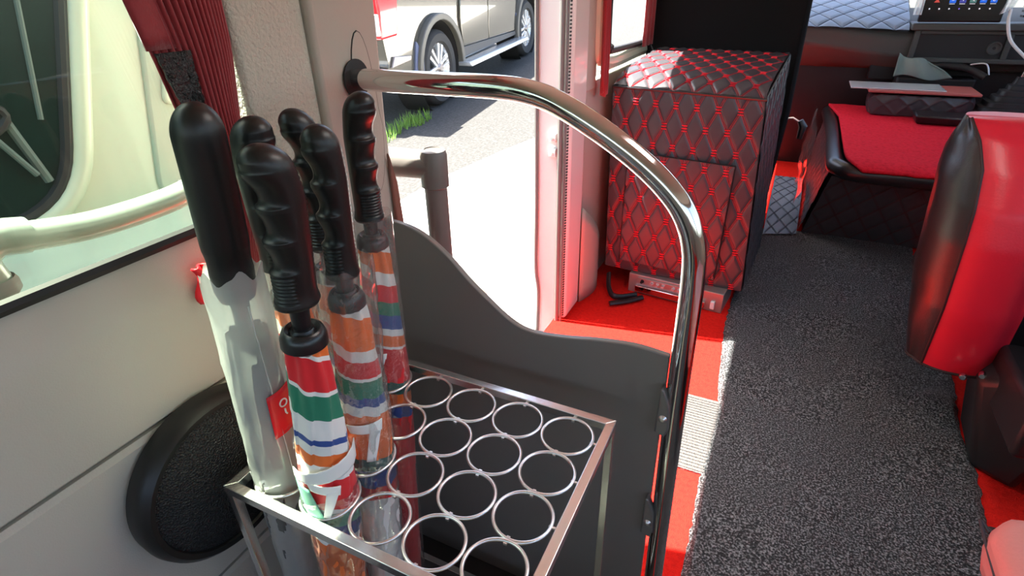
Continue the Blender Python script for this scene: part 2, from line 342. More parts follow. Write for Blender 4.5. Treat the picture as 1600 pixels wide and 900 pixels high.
# ragged-edged mat
mb = MB(); xl = [(0.349, -1.5), (0.352, 0.1), (0.350, 0.3), (0.345, 0.42), (0.347, 0.52), (0.352, 0.62), (0.336, 0.75), (0.316, 1.02), (0.318, 1.2), (0.345, 1.6), (0.356, 1.76)]
xr = [(0.80, -1.5), (0.803, 0.42), (0.822, 0.66), (0.815, 0.78), (0.835, 0.97), (0.832, 1.5), (0.845, 1.80)]
def interp(t, y):
    for (a, ya), (b, yb) in zip(t, t[1:]):
        if y <= yb: return a + (b-a)*max(0, (y-ya))/(yb-ya)
    return t[-1][0]
def matf(u, v):
    y = -1.5 + 3.28*v + (0.06*u*v)
    x0 = interp(xl, y) + 0.0045*noise.noise(V((0, y*55, 0)))*(1 if u == 0 else 0); x1 = interp(xr, y) + 0.006*noise.noise(V((5, y*40, 0)))
    x = x0 + (x1-x0)*u
    z = 0.0095 + 0.0035*noise.noise(V((x*6, y*6, 0))) + 0.014*math.exp(-((x-0.78)/0.05)**2-((y-0.86)/0.04)**2)
    if u in (0, 1): z = 0.003
    return V((x, y, z))
tag(mb.grid(matf, 40, 260).build('floor_mat', 'coil_mat'), 'long black coiled vinyl mat with ragged edges down the aisle', 'mat')

# ---------------------------------------------------------------- speaker on the wall
t = thing('wall_speaker', 'round black cloth covered speaker on the beige wall behind the rack', 'speaker', (WX+0.0005, -0.165, 0.41))
so = V((0, 0, 0))
MB().lathe([(0.086, 0.0), (0.090, 0.004), (0.091, 0.016), (0.089, 0.024), (0.084, 0.029), (0.079, 0.028), (0.077, 0.024)], so, (1, 0, 0), 72).build('rim', 'speaker_rim', t)
MB().lathe([(0.078, 0.025), (0.06, 0.031), (0.04, 0.035), (0.02, 0.037), (0.0001, 0.0375)], so, (1, 0, 0), 64).build('grille', 'speaker_cloth', t)

# ---------------------------------------------------------------- curtain
def drape(path, name, m, parent, pleats, amp, nu=150, nv=40, thick=0.0015):
    """path: (z, y0, y1, xc) rows, top first; pleated sheet between y0 and y1"""
    def f(u, v):
        s = v*(len(path)-1); i = min(int(s), len(path)-2); a = s-i; A, B = path[i], path[i+1]
        z, y0, y1, xc = [A[k]+(B[k]-A[k])*a for k in range(4)]
        w = math.sin(u*pleats*2*PI + 0.9*math.sin(v*3)); w = math.copysign(abs(w)**0.7, w)
        arch = math.sin(PI*u)
        return V((xc + amp*w + 0.016*arch, y0+(y1-y0)*u, z))
    b = MB().grid(f, nu, nv); return b.build(name, m, parent, solid=thick, angle=180)
t = thing('window_curtain', 'dark red pleated curtain gathered at the front edge of the side window', 'curtain', (-0.1, -0.08, 0.58))
cu = drape([(1.12, -0.16, -0.012, -0.098), (0.95, -0.135, -0.018, -0.098), (0.80, -0.102, -0.026, -0.098), (0.72, -0.090, -0.038, -0.099), (0.66, -0.088, -0.044, -0.099), (0.58, -0.108, -0.058, -0.098), (0.50, -0.105, -0.060, -0.094)], 'curtain_cloth', 'curtain', None, 17, 0.0022)
ed = MB(); ed.grid(lambda u, v: V((-0.086+0.002*math.sin(9*u+7*v), -0.158+0.050*u+v*0.046, 1.12-0.318*v)), 10, 30); eo = ed.build('side_hem', 'curtain', None, solid=0.002)
tp = MB(); tp.grid(lambda u, v: V((-0.082+0.003*noise.noise(V((u*9, v*9, 3))), -0.108+0.030*u+v*0.012*(1-u), 0.800-0.050*v)), 14, 14); to = tp.build('fastening_tape', 'black_hook_tape', None, solid=0.002)
tl = MB(); tl.grid(lambda u, v: V((-0.094+0.004*math.sin(14*u), -0.128+0.03*u+0.004*math.sin(6*v), 0.622-0.035*v)), 14, 8); tlo = tl.build('curtain_tail', 'tag_red', None, solid=0.002)
adopt(t, cu, eo, to, tlo)
t = thing('front_curtain', 'bright red curtain end hanging on the post behind the door opening', 'curtain', (-0.08, 1.05, 0.6))
c = MB(); c.grid(lambda u, v: V((-0.083+0.006*math.sin(u*2*PI*3), 1.02+0.055*u*(1-0.35*math.sin(PI*min(1, v*1.3))) + (0.015*v), 1.12-0.52*v-0.02*math.sin(PI*u))), 36, 14); adopt(t, c.build('curtain_cloth', 'curtain', None, solid=0.002))
t = thing('far_curtain', 'short dark red curtain beside the black passenger seat', 'curtain', (-0.08, 1.42, 0.66))
c = MB(); c.grid(lambda u, v: V((-0.075+0.008*math.sin(u*2*PI*3), 1.40+0.13*u, 1.12-0.45*v)), 36, 6); adopt(t, c.build('curtain_cloth', 'curtain', None, solid=0.002))

# ---------------------------------------------------------------- chrome rail and grey partition
t = thing('hand_rail', 'bent chrome grab rail running from the door pillar down to the floor', 'rail', (0.32, 0.1, 0))
rp = [(-0.082, 0.115, 0.752), (-0.03, 0.103, 0.7535), (0.04, 0.1, 0.7545), (0.10, 0.1, 0.7545), (0.135, 0.1, 0.752), (0.165, 0.1, 0.744), (0.205, 0.1, 0.7245), (0.245, 0.1, 0.700), (0.275, 0.1, 0.676), (0.295, 0.1, 0.652), (0.307, 0.1, 0.622), (0.311, 0.1, 0.585), (0.312, 0.1, 0.52), (0.314, 0.1, 0.40), (0.318, 0.1, 0.20), (0.322, 0.1, 0.012)]
adopt(t, MB().tube(smooth_path(rp, 8), 0.0115, 28).build('pipe', 'chrome', None, angle=80),
      MB().lathe([(0.013, 0.012), (0.022, 0.010), (0.026, 0.004), (0.027, 0.0)], (0.322, 0.1, 0.0), (0, 0, 1), 32).build('floor_flange', 'chrome', None))
t = thing('partition_panel', 'dark grey waist-high partition with a wavy top behind the umbrella rack', 'partition', (0.1, 0.1, 0))
top = [(p_.x, p_.y) for p_ in smooth_path([(-0.1, 0.594, 0), (-0.039, 0.592, 0), (-0.003, 0.583, 0), (0.031, 0.560, 0), (0.056, 0.535, 0), (0.081, 0.514, 0), (0.112, 0.491, 0), (0.139, 0.482, 0), (0.179, 0.485, 0), (0.217, 0.492, 0), (0.261, 0.497, 0), (0.300, 0.494, 0)], 5)]
pp = MB().prism([(0.304, 0.004), (-0.1, 0.004)] + top, lambda x, z, q: (x, 0.098+0.008*q, z)); adopt(t, pp.build('panel', 'partition', None, bevel=0.0015))
for z in (0.425, 0.255):
    cl = MB(); cl.prism([(0.296, z-0.028), (0.308, z-0.032), (0.311, z-0.02), (0.309, z+0.012), (0.301, z+0.032), (0.297, z+0.034)], lambda x, zz, q: (x, 0.086+0.012*q, zz)); co = cl.build('clamp', 'clamp', None, bevel=0.002)
    sc = MB().lathe([(0.0001, 0.003), (0.002, 0.003), (0.0045, 0.001), (0.005, 0.0)], (0.3035, 0.0862, z-0.006), (0, -1, 0), 16).build('screw', 'ring_steel', None)
    adopt(t, co); sc.parent = co
# grey plastic grab post beyond the partition
t = thing('door_grab_post', 'grey plastic grab post with a flat arm beside the door opening', 'grab post', (-0.045, 0.2, 0))
adopt(t, MB().tube([(-0.046, 0.2, 0.0), (-0.046, 0.2, 0.612)], 0.0155, 24).build('post', 'grey_plastic', None),
      MB().lathe([(0.0155, 0.604), (0.0185, 0.606), (0.0185, 0.614), (0.0185, 0.648), (0.0165, 0.654), (0.0115, 0.656), (0.011, 0.6545), (0.0001, 0.6545)], (-0.046, 0.2, 0), (0, 0, 1), 32).build('cap', 'grey_plastic', None),
      MB().tube([(-0.046, 0.2, 0.634), (-0.09, 0.196, 0.634), (-0.15, 0.19, 0.632)], [0.0185, 0.0195, 0.021], 20).build('arm', 'grey_plastic', None))

# ---------------------------------------------------------------- umbrella rack
ZR = 0.44
t = thing('umbrella_rack', 'chrome square tube umbrella rack with rows of round rings on top', 'rack', (0.11, -0.08, 0.001))
X0, X1, Y0, Y1 = -0.041, 0.264, -0.196, 0.040; W = 0.0095
parts = []
def mitre(x0, y0, x1, y1, z0, z1, name='rail'):
    # mitred bar of the rectangle (x0,y0)-(x1,y1) of outer corners; inner corners lie W inside
    cx, cy = (X0+X1)/2, (Y0+Y1)/2
    def inn(x, y): return (x + (W if x < cx else -W), y + (W if y < cy else -W))
    a = inn(x0, y0); b = inn(x1, y1)
    return MB().hexa([(x0,y0,z0),(x1,y1,z0),(b[0],b[1],z0),(a[0],a[1],z0),(x0,y0,z1),(x1,y1,z1),(b[0],b[1],z1),(a[0],a[1],z1)]).build(name, 'frame_steel', None, bevel=0.0007)
for za, zb in ((ZR-0.0095, ZR), (0.05, 0.0595)):
    for (xa, ya, xb, yb) in ((X0,Y0,X1,Y0), (X1,Y0,X1,Y1), (X1,Y1,X0,Y1), (X0,Y1,X0,Y0)): parts.append(mitre(xa, ya, xb, yb, za, zb))
for x in (X0, X1-W):
    for y in (Y0, Y1-W): parts.append(MB().box(x+0.0006, x+W-0.0006, y+0.0006, y+W-0.0006, 0.0, ZR-0.0095).build('leg', 'frame_steel', None, bevel=0.0006))
parts.append(MB().box(X0+W, X1-W, Y0+W, Y1-W, 0.050, 0.053).build('tray', 'tray', None, smooth=False))
PX, PY, RR = 0.056, 0.0535, 0.0260
ring = None
for j in range(4):
    for i in range(5):
        if ring is None:
            ring = MB().tube([(RR*math.cos(a), RR*math.sin(a), 0) for a in [2*PI*k/48 for k in range(48)]], 0.0017, 10, closed=True).build('ring', 'ring_steel', None, angle=180)
            o = ring
        else: o = ring.copy(); C.objects.link(o)
        o.location = (i*PX, -j*PY, ZR-0.0022); parts.append(o)
w = MB()
for i in range(5):
    for j in range(5):
        y = RR + 0.0008 - j*PY if j < 4 else -3*PY-RR-0.0008
        w.box(i*PX-0.004, i*PX-0.001, y-0.004, y+0.004 if 0 < j < 4 else (Y1-W if j == 0 else y+0.004), ZR-0.0045, ZR-0.0022)
for j in range(4): w.box(4*PX+RR-0.002, X1-W+0.001, -j*PY-0.001, -j*PY+0.001, ZR-0.0035, ZR-0.0015); w.box(X0+W-0.001, -RR+0.002, -j*PY-0.001, -j*PY+0.001, ZR-0.0035, ZR-0.0015)
parts.append(w.build('weld_tab', 'ring_steel', None, smooth=False))
parts[-1]['kind'] = 'stuff'
adopt(t, *parts)

# ---------------------------------------------------------------- umbrellas
RIGHT = V((0.90, 0.436, 0)).normalized()
def frame_at(p):      # horizontal directions as seen by someone standing in the aisle
    fwd = (V((0.363, -0.398, 0)) - V((p[0], p[1], 0))).normalized(); return fwd, V((-fwd.y, fwd.x, 0))
def axis(a, b):
    a = V(a); b = V(b); return lambda z: a + (b-a)*((z-a.z)/(b.z-a.z))
def grip(ax, z0, z1, gdir, kind, parent, r=0.0225, bulb=0.008):
    gdir = (V(gdir).normalized()*0.8 + frame_at(ax(0.7))[0]*0.6).normalized(); side = V((-gdir.y, gdir.x, 0)); b = MB(); n = 64; NZ = 230; L = z1-z0; vs = []
    for j in range(NZ+1):
        t = j/NZ; z = z0+L*t
        if kind == 'plain':
            rr = r*(0.90+0.10*min(1, t*3)); off = 0
            if 0.16 < t < 0.30: rr *= 1-0.05*math.sin((t-0.16)/0.14*PI)
            if t < 0.06: rr *= 0.86+0.14*(t/0.06)
        else:
            rr = r*(0.86+0.12*math.exp(-(t/0.06)**2)+0.14*t); off = bulb*max(0, (t-0.66)/0.34)**1.2*1.5
            if t < 0.02: rr *= 0.93+0.07*t/0.02
        dome = 0.84
        if t > dome:
            q = (t-dome)/(1-dome); rr *= math.sqrt(max(0, 1-q**2.2)); 
        for k in range(n):
            th = 2*PI*k/n; c = math.cos(th); r2 = rr
            if kind == 'finger' and 0.22 < t < 0.92:
                f = max(0, c+0.05)/1.05
                ph = ((t-0.25)/0.205) % 1.0; wv = (1-ph)**1.5*0.55 + (0.45*max(0, 1-abs(ph)/0.12))   # saw shaped finger ridges
                wv = 1-math.sin(PI*min(1, ph/0.86))**0.9 if ph < 0.86 else 1.0
                if ph < 0.86: wv = 1-math.sin(PI*(ph/0.86)**0.62)
                amp = 0.0042 if t < 0.78 else 0.0042*max(0, (0.92-t)/0.14)
                r2 -= amp*(1-wv)*f*min(1, (t-0.2)/0.07)
            if kind == 'finger' and 0.05 < t < 0.24 and c > 0.3: r2 -= 0.0011*(0.5+0.5*math.sin(t*260))*min(1, (c-0.3)*4)
            if kind == 'finger' and t > 0.1 and t < 0.86 and c < -0.8: r2 += 0.00035*math.sin(t*210)*min(1, (-c-0.8)*8)
            p = ax(z) + gdir*(off + r2*c) + side*(r2*math.sin(th)*(1.0 if kind == 'plain' else 0.93)); vs.append((p.x, p.y, z))
    fs = [(j*n+k, j*n+(k+1) % n, (j+1)*n+(k+1) % n, (j+1)*n+k) for j in range(NZ) for k in range(n)]
    fs.append(tuple(reversed(range(n)))); b.add(vs, fs)
    return b.build('grip', 'grip', parent, angle=70)
def canopy(ax, ztop, zbot, m, parent, r0=0.0225, twist=0.0, vlen=0.17, seed=0, rmax=0.0235, puff=0):
    fwd, rt = frame_at(ax(0.5)); b = MB(); n = 96; NZ = 110; vs = []; uv = []
    for j in range(NZ+1):
        t = j/NZ; z = ztop+(zbot-ztop)*t; vv = (ztop-z)/vlen
        rr = rmax*(0.66+0.34*min(1, vv*1.15)**0.8)*(1-0.5*max(0, (t-0.35)/0.65)**1.2)
        for k in range(n+1):
            a = -PI+2*PI*k/n
            pl = math.exp(-vv*4)*0.10*math.sin(a*8+1+seed)+0.06*noise.noise(V((math.cos(a)*1.6, math.sin(a)*1.6+seed, z*38)))+0.025*noise.noise(V((math.cos(a)*4, math.sin(a)*4+seed, z*110)))
            fold = ((a/(2*PI)*8 - (z*9)*1.0 + seed*0.37) % 1.0); sh = 0.10*fold*min(1, vv*2)      # overlapping rolled folds
            q = rr*(0.92+pl+sh)
            p = ax(z)+fwd*(q*math.cos(a))+rt*(q*math.sin(a)); vs.append((p.x, p.y, z)); uv.append((a/PI, vv))
    fs = [(j*(n+1)+k, j*(n+1)+k+1, (j+1)*(n+1)+k+1, (j+1)*(n+1)+k) for j in range(NZ) for k in range(n)]
    b.add(vs, fs); b.uv = uv
    return b.build('canopy', m, parent, angle=60)
def patch(ax, ztop, vlen, pts, r, m, parent, name='printed_numeral'):
    """thin cloth piece wrapped on the roll; pts = outline quads of (angle/pi, v)"""
    fwd, rt = frame_at(ax(0.5)); b = MB()
    for q in pts:
        def f(u, v, q=q):
            a0, v0 = [q[0][i]*(1-u)+q[1][i]*u for i in (0, 1)]; a1, v1 = [q[3][i]*(1-u)+q[2][i]*u for i in (0, 1)]
            a = (a0*(1-v)+a1*v)*PI; z = ztop-(v0*(1-v)+v1*v)*vlen
            p = ax(z)+(fwd*math.cos(a)+rt*math.sin(a))*r; return V((p.x, p.y, z))
        b.grid(f, 8, 8)
    return b.build(name, m, parent, solid=0.0008)
def sleeve(ax, ztop, zbot, rx, ry, r1, m, parent, seed=0, rim=0.004, rough=0.06):
    fwd, rt = frame_at(ax(0.5)); b = MB(); n = 72; NZ = 90; vs = []
    for j in range(NZ+1):
        t = j/NZ; z = ztop+(zbot-ztop)*t; q = min(1, max(0, (ztop-z)/(ztop-ZR))); q2 = max(0, (ZR-z)/ZR)
        a_ = rx+(r1-rx)*q; b_ = ry+(r1-ry)*q
        a_ *= 1-0.35*q2; b_ *= 1-0.35*q2
        for k in range(n):
            a = 2*PI*k/n; w_ = 1+rough*noise.noise(V((math.cos(a)*2.2+seed, math.sin(a)*2.2, z*30)))*(1 if z > ZR+0.01 or z < ZR-0.02 else 0.25)
            w_ += 0.5*rough*noise.noise(V((math.cos(a)*5+seed, math.sin(a)*5, z*75)))
            zz = z+(rim*noise.noise(V((math.cos(a)*1.8, math.sin(a)*1.8, seed))) if j == 0 else 0)
            p = ax(z)+rt*(a_*w_*math.cos(a))+fwd*(b_*w_*math.sin(a)); vs.append((p.x, p.y, zz))
    fs = [(j*n+k, j*n+(k+1) % n, (j+1)*n+(k+1) % n, (j+1)*n+k) for j in range(NZ) for k in range(n)]
    b.add(vs, fs); return b.build('sleeve', m, parent, angle=180)
ZB = 0.055
def umbrella(label, a, b_, kind, zg0, zg1, zc, cloth, gdir, group='umbrellas in the rack', collar_r=0.0245, gr=0.0225, bulb=0.008):
    ax = axis(a, b_); base = ax(ZB); t = thing('umbrella', label, 'umbrella', base, group); ob = []
    ob.append(grip(ax, zg0, zg1, gdir, kind, None, r=gr, bulb=bulb))
    d = (V(b_)-V(a)).normalized()
    ob.append(MB().lathe([(0.0075, -0.006), (0.0065, 0.004), (0.0075, zg0-zc+0.004)], ax(zc), d, 20).build('stem', 'collar', None))
    if collar_r: ob.append(MB().lathe([(0.0001, 0.007), (0.008, 0.007), (0.0095, 0.0045), (collar_r*0.75, 0.0065), (collar_r-0.002, 0.005), (collar_r, 0.0), (collar_r+0.0003, -0.007), (collar_r-0.003, -0.010), (collar_r-0.005, -0.013), (0.009, -0.014)], ax(zc), d, 40).build('collar', 'collar', None))
    ob.append(canopy(ax, zc-0.008, ZB+0.03, cloth, None, seed=len(label)))
    ob.append(MB().lathe([(0.004, 0.03), (0.0035, 0.0), (0.002, -0.0015)], ax(ZB), d, 12).build('tip', 'chrome', None))
    return t, ax, ob
LEFT = -RIGHT
# front left: smooth round grip, black canopy in a milky sleeve with a red sticker
t, ax, ob = umbrella('umbrella with a plain straight black grip in a milky plastic sleeve, leftmost in the rack', (-0.006, -0.160, 0.44), (0.019, -0.160, 0.777), 'plain', 0.634, 0.780, 0.612, 'cloth_grey_black', LEFT, collar_r=0, gr=0.0166)
sv = sleeve(ax, 0.658, ZB+0.01, 0.0225, 0.019, 0.0238, 'milky_film', None, 3, 0.016, 0.05)
fwd, rt = frame_at(ax(0.5))
sm = MB().tube([ax(z)+fwd*(0.0215+0.003*(0.65-z)/0.22 if z > ZR else 0.0235)+rt*(0.004+0.006*(0.65-z)/0.2) for z in [0.635-0.02*k for k in range(15)]], 0.0006, 6).build('seam', 'milky_film', None)
tg = patch(ax, 0.658, 0.20, [((0.02, 0.55), (0.34, 0.53), (0.34, 0.76), (0.02, 0.78))], 0.0250, 'tag_red', None, 'sticker'); tg['label'] = 'red sticker with a small white ring mark'
mk = MB(); c0 = ax(0.536)+(fwd*math.cos(0.18*PI)+rt*math.sin(0.18*PI))*0.0258; nn = (fwd*math.cos(0.18*PI)+rt*math.sin(0.18*PI)); uu = V((0, 0, 1)); ss = uu.cross(nn)
mk.tube([c0+ss*0.0035*math.cos(a)+uu*0.0035*math.sin(a) for a in [k*PI/8 for k in range(16)]], 0.0007, 6, closed=True); mk.tube([c0-uu*0.0065, c0-uu*0.0105, c0-uu*0.0125+ss*0.001], 0.0008, 6)
mo = mk.build('ring_mark', 'decal', None)
adopt(t, *ob, sv, sm, tg); mo.parent = tg
# front: finger grip, bright striped canopy out of its sleeve
t, ax, ob = umbrella('umbrella with bare red, green and orange striped canopy, nearest the front rail', (0.0575, -0.161, 0.44), (0.084, -0.161, 0.765), 'finger', 0.645, 0.761, 0.617, 'cloth_front', LEFT, collar_r=0.0170, gr=0.0168, bulb=0.006)
sv = sleeve(ax, 0.456, ZB+0.01, 0.0245, 0.0245, 0.0238, 'clear_film', None, 5, 0.004, 0.12)
ZT = 0.609; VL = 0.17
sv2 = patch(ax, ZT, VL, [((-0.26, 0.73), (0.10, 0.80), (0.08, 0.86), (-0.22, 0.79)), ((-0.06, 0.82), (0.10, 0.80), (-0.06, 1.0), (-0.13, 0.99))], 0.0252, 'decal', None); sv2['label'] = 'white numeral printed on the red cloth'
sv3 = patch(ax, ZT, VL, [((-0.46, 0.685), (0.44, 0.615), (0.43, 0.735), (-0.46, 0.745))], 0.0258, 'decal', None, 'canopy_strap'); sv3['label'] = 'white cloth strap round the roll'
sv4 = patch(ax, ZT, VL, [((-0.48, 0.76), (-0.24, 0.79), (-0.12, 1.0), (-0.30, 0.98))], 0.0252, 'mint_cloth' if 'mint_cloth' in MATS else 'decal', None, 'mint_fold')
sv4.data.materials.clear(); sv4.data.materials.append(mat('mint_cloth', MNT, 0.6))
adopt(t, *ob, sv, sv2, sv3, sv4)
# second row: finger grip, striped canopy in a wrinkled clear sleeve
t, ax, ob = umbrella('umbrella with orange and red striped canopy in a crumpled clear sleeve, behind the bare one', (0.0585, -0.107, 0.44), (0.0735, -0.107, 0.765), 'finger', 0.640, 0.760, 0.620, 'cloth_middle', LEFT, collar_r=0.0150, gr=0.0142, bulb=0.003)
sv = sleeve(ax, 0.650, ZB+0.01, 0.0240, 0.0220, 0.0240, 'clear_film', None, 9, 0.014, 0.16)
n7 = patch(ax, 0.612, 0.17, [((-0.24, 0.655), (0.20, 0.66), (0.18, 0.73), (-0.20, 0.71)), ((0.03, 0.70), (0.20, 0.66), (0.05, 0.93), (-0.06, 0.92))], 0.0244, 'decal', None); n7['label'] = 'white numeral printed on the cloth'
adopt(t, *ob, sv, n7)
# back corner: finger grip facing the door
t, ax, ob = umbrella('umbrella in a smooth clear sleeve, its finger grip turned to the door, farthest back', (0.002, 0.0, 0.44), (0.013, 0.0, 0.765), 'finger', 0.640, 0.762, 0.618, 'cloth_back', RIGHT, collar_r=0.0160, gr=0.0158, bulb=0.005)
sv = sleeve(ax, 0.645, ZB+0.01, 0.0220, 0.0215, 0.0240, 'clear_film', None, 12, 0.004, 0.03)
n7 = patch(ax, 0.610, 0.17, [((-0.42, 0.70), (0.0, 0.70), (-0.02, 0.74), (-0.40, 0.74)), ((-0.20, 0.72), (0.0, 0.70), (-0.20, 0.96), (-0.36, 0.96))], 0.0240, 'decal', None); n7['label'] = 'white numeral printed on the red cloth'
adopt(t, *ob, sv, n7)
# left column, behind the milky one
t, ax, ob = umbrella('umbrella whose grey-dusted finger grip leans behind the milky sleeve, beside the curtain', (-0.002, -0.107, 0.44), (-0.002, -0.107, 0.765), 'finger', 0.634, 0.760, 0.606, 'cloth_back', RIGHT, collar_r=0.016, gr=0.0172, bulb=0.005)
sv = sleeve(ax, 0.635, ZB+0.01, 0.0225, 0.0215, 0.0238, 'clear_film', None, 15, 0.006, 0.08); adopt(t, *ob, sv)
t, ax, ob = umbrella('umbrella mostly hidden, round grip end showing between the two middle umbrellas', (-0.004, -0.054, 0.44), (0.002, -0.054, 0.765), 'finger', 0.630, 0.757, 0.606, 'cloth_middle', LEFT, collar_r=0.016, gr=0.0155, bulb=0.006)
sv = sleeve(ax, 0.635, ZB+0.01, 0.0225, 0.0215, 0.0238, 'clear_film', None, 19, 0.006, 0.10); adopt(t, *ob, sv)

# ---------------------------------------------------------------- quilted surfaces
def quilt(corners, w, h, depth, nu, nv, m, name, lines=None, bars=None, u0=0.0, v0=0.0, size=None, fn=None, lw=0.0021, gap=0.0022, bl=0.0072, nshift=1):
    """padded diamonds on a patch: corners or fn(u, v) -> point; w, h = diamond width and height in metres; returns (pad mesh, thread mesh)"""
    P = fn or (lambda u, v: bil(corners, u, v))
    if size is None: size = ((P(1, .5)-P(0, .5)).length, (P(.5, 1)-P(.5, 0)).length)
    SU, SV = size
    def nrm(u, v):
        e = 1e-3; a = P(min(1, u+e), v)-P(max(0, u-e), v); b = P(u, min(1, v+e))-P(u, max(0, v-e)); n = a.cross(b); n.normalize(); return n*nshift
    def hgt(u, v):
        a = (u*SU/w+v*SV/h+u0) % 1; b = (u*SU/w-v*SV/h+v0) % 1
        d = min(a, 1-a, b, 1-b); return depth*math.sin(PI/2*min(1, d/0.22))**0.7 if d > 0 else 0
    b = MB(); b.grid(lambda u, v: P(u, v)+nrm(u, v)*hgt(u, v), nu, nv)
    pad = b.build(name, m, None, angle=180)
    th = None
    if lines:
        q = MB()
        def seg(fam, k):   # both families: u*SU/w +- v*SV/h + off = k
            pts = []
            sg, off = (1, u0) if fam == 0 else (-1, v0)
            N = 120
            for i in range(N+1):
                v = i/N; u = (k-off-sg*v*SV/h)*w/SU
                if 0.0 <= u <= 1.0: pts.append((u, v))
            return pts
        ka = math.floor(-SV/h-2); kb = math.ceil(SU/w+SV/h+2)
        for fam in (0, 1):
            for k in range(ka, kb):
                pts = seg(fam, k)
                if len(pts) < 2: continue
                for s_ in (-1, 1):
                    path = []
                    for (u, v) in pts[::3] + ([pts[-1]] if (len(pts)-1) % 3 else []):
                        uu = u+s_*gap/SU
                        if 0 <= uu <= 1: path.append(P(uu, v)+nrm(uu, v)*(hgt(uu, v)+0.0004))
                    if len(path) > 1: q.tube(path, lw*0.36, 4, caps=False, mi=1)
        if bars:
            for a in range(ka, kb):
                for c in range(ka, kb):
                    u = ((a-u0)+(c-v0))/2*w/SU; v = ((a-u0)-(c-v0))/2*h/SV
                    if 0.01 < u < 0.99 and 0.01 < v < 0.99:
                        for dv in (-1.2, 0, 1.2):
                            pa = u-bl/SU; pb = u+bl/SU; vv = v+dv*bl*0.8/SV
                            if pa < 0 or pb > 1 or not 0 < vv < 1: continue
                            n = nrm(u, v)*(depth*0.75); q.tube([P(pa, vv)+n, P(u, vv)+n*1.1, P(pb, vv)+n], lw*0.72, 4)
        th = q.build('stitching', [lines, 'thread_deep' if lines == 'thread_red' else lines], None, angle=180); th['kind'] = 'stuff'
    return pad, th
# the quilted storage box between the door and the aisle
t = thing('quilted_box', 'black diamond quilted box with red cross stitching and a front pocket beside the aisle', 'storage box', (0.13, 1.3, 0.06))
FL, FR, FTR, FTL = (-0.062, 1.12, 0.068), (0.338, 1.12, 0.062), (0.306, 1.12, 0.585), (-0.074, 1.12, 0.600)
co = MB().hexa([(-0.055, 1.128, 0.07), (0.332, 1.128, 0.066), (0.352, 1.47, 0.07), (-0.05, 1.47, 0.07), (-0.066, 1.128, 0.60), (0.300, 1.128, 0.588), (0.328, 1.47, 0.645), (-0.036, 1.47, 0.652)])
ob = [co.build('core', 'leather', None, bevel=0.004)]
def front(u, v): p_ = bil((FL, FR, FTR, FTL), u, v); p_.y -= 0.012*math.sin(PI*u)*math.sin(PI*v)**0.5; return p_
p1, s1 = quilt(None, 0.054, 0.108, 0.0045, 160, 200, 'leather_quilt', 'front_face', 'thread_red', True, u0=0.2, v0=0.35, fn=front)
TL, TR = (-0.036, 1.47, 0.661), (0.332, 1.47, 0.653)
def topf(u, v):
    a = V(FTL).lerp(V(FTR), u); b = V(TL).lerp(V(TR), u); q = a.lerp(b, max(0, v)); q.z += 0.030*(1-math.exp(-v*7)) - 0.030*v; return q
p2, s2 = quilt(None, 0.054, 0.085, 0.005, 150, 130, 'leather_quilt', 'top_face', 'thread_red', True, fn=topf, u0=0.2, v0=0.1)
p3, s3 = quilt((FR, (0.358, 1.47, 0.06), TR, FTR), 0.054, 0.108, 0.005, 100, 150, 'leather_quilt', 'side_face', 'thread_dark', False)
p4, _ = quilt(((-0.05, 1.47, 0.06), FL, FTL, TL), 0.054, 0.108, 0.004, 60, 90, 'leather_quilt', 'side_face')
for a, b in ((p1, s1), (p2, s2), (p3, s3)): b.parent = a
sc = (lambda u, v: V((-0.014+0.275*u+0.004*u*v, 1.098+0.004*v*0, 0.106+0.327*v-0.012*u)))
p5, s5 = quilt(None, 0.054, 0.108, 0.0045, 120, 140, 'leather_quilt', 'front_pocket', 'thread_red', True, fn=sc, u0=0.35, v0=0.05); s5.parent = p5
pe = MB(); pe.tube([sc(0, 0), sc(0, 1), sc(1, 1), sc(1, 0)], 0.0035, 8); pe.tube([sc(0.97, 0), sc(0.97, 1)], 0.002, 6)
ob += [p1, p2, p3, p4, p5, pe.build('pocket_piping', 'leather', None)]
pi = MB(); pi.tube([V(FTL)+V((0, -0.004, -0.002)), V(FTL).lerp(V(FTR), .5)+V((0, -0.006, 0)), V(FTR)+V((0.004, -0.004, 0))], 0.0035, 8); pi.tube([FTR, TR], 0.0035, 8); pi.tube([FR, FTR], 0.0028, 8); pi.tube([FL, FTL], 0.0028, 8)
ob.append(pi.build('edge_piping', 'leather', None))
adopt(t, *ob)
# amplifier-like metal unit under the box
t = thing('control_unit', 'small grey metal control unit with knobs under the quilted box', 'equipment', (0.13, 1.12, 0.0))
A, B = V((0.018, 1.105, 0)), V((0.300, 1.075, 0)); d = (B-A).normalized(); nrm_ = V((d.y, -d.x, 0))
def AU(s_, dep, z): p_ = A+d*s_-nrm_*dep; p_.z = z; return p_
def abox(s0, s1, d0, d1, z0, z1): return MB().hexa([AU(s0,d0,z0), AU(s1,d0,z0), AU(s1,d1,z0), AU(s0,d1,z0), AU(s0,d0,z1), AU(s1,d0,z1), AU(s1,d1,z1), AU(s0,d1,z1)])
ob = [abox(0, 0.282, 0, 0.12, 0.0, 0.062).build('case', 'metal_grey', None, bevel=0.002), abox(0.03, 0.225, -0.006, 0.0, 0.036, 0.056).build('face_plate', 'metal_grey', None, bevel=0.001),
      abox(0.025, 0.235, -0.012, 0.0, 0.010, 0.030).build('disc_drawer', 'chrome', None, bevel=0.002), abox(0.25, 0.262, -0.01, 0.0, 0.012, 0.036).build('plug', 'white_plastic', None, bevel=0.002)]
adopt(t, *ob)
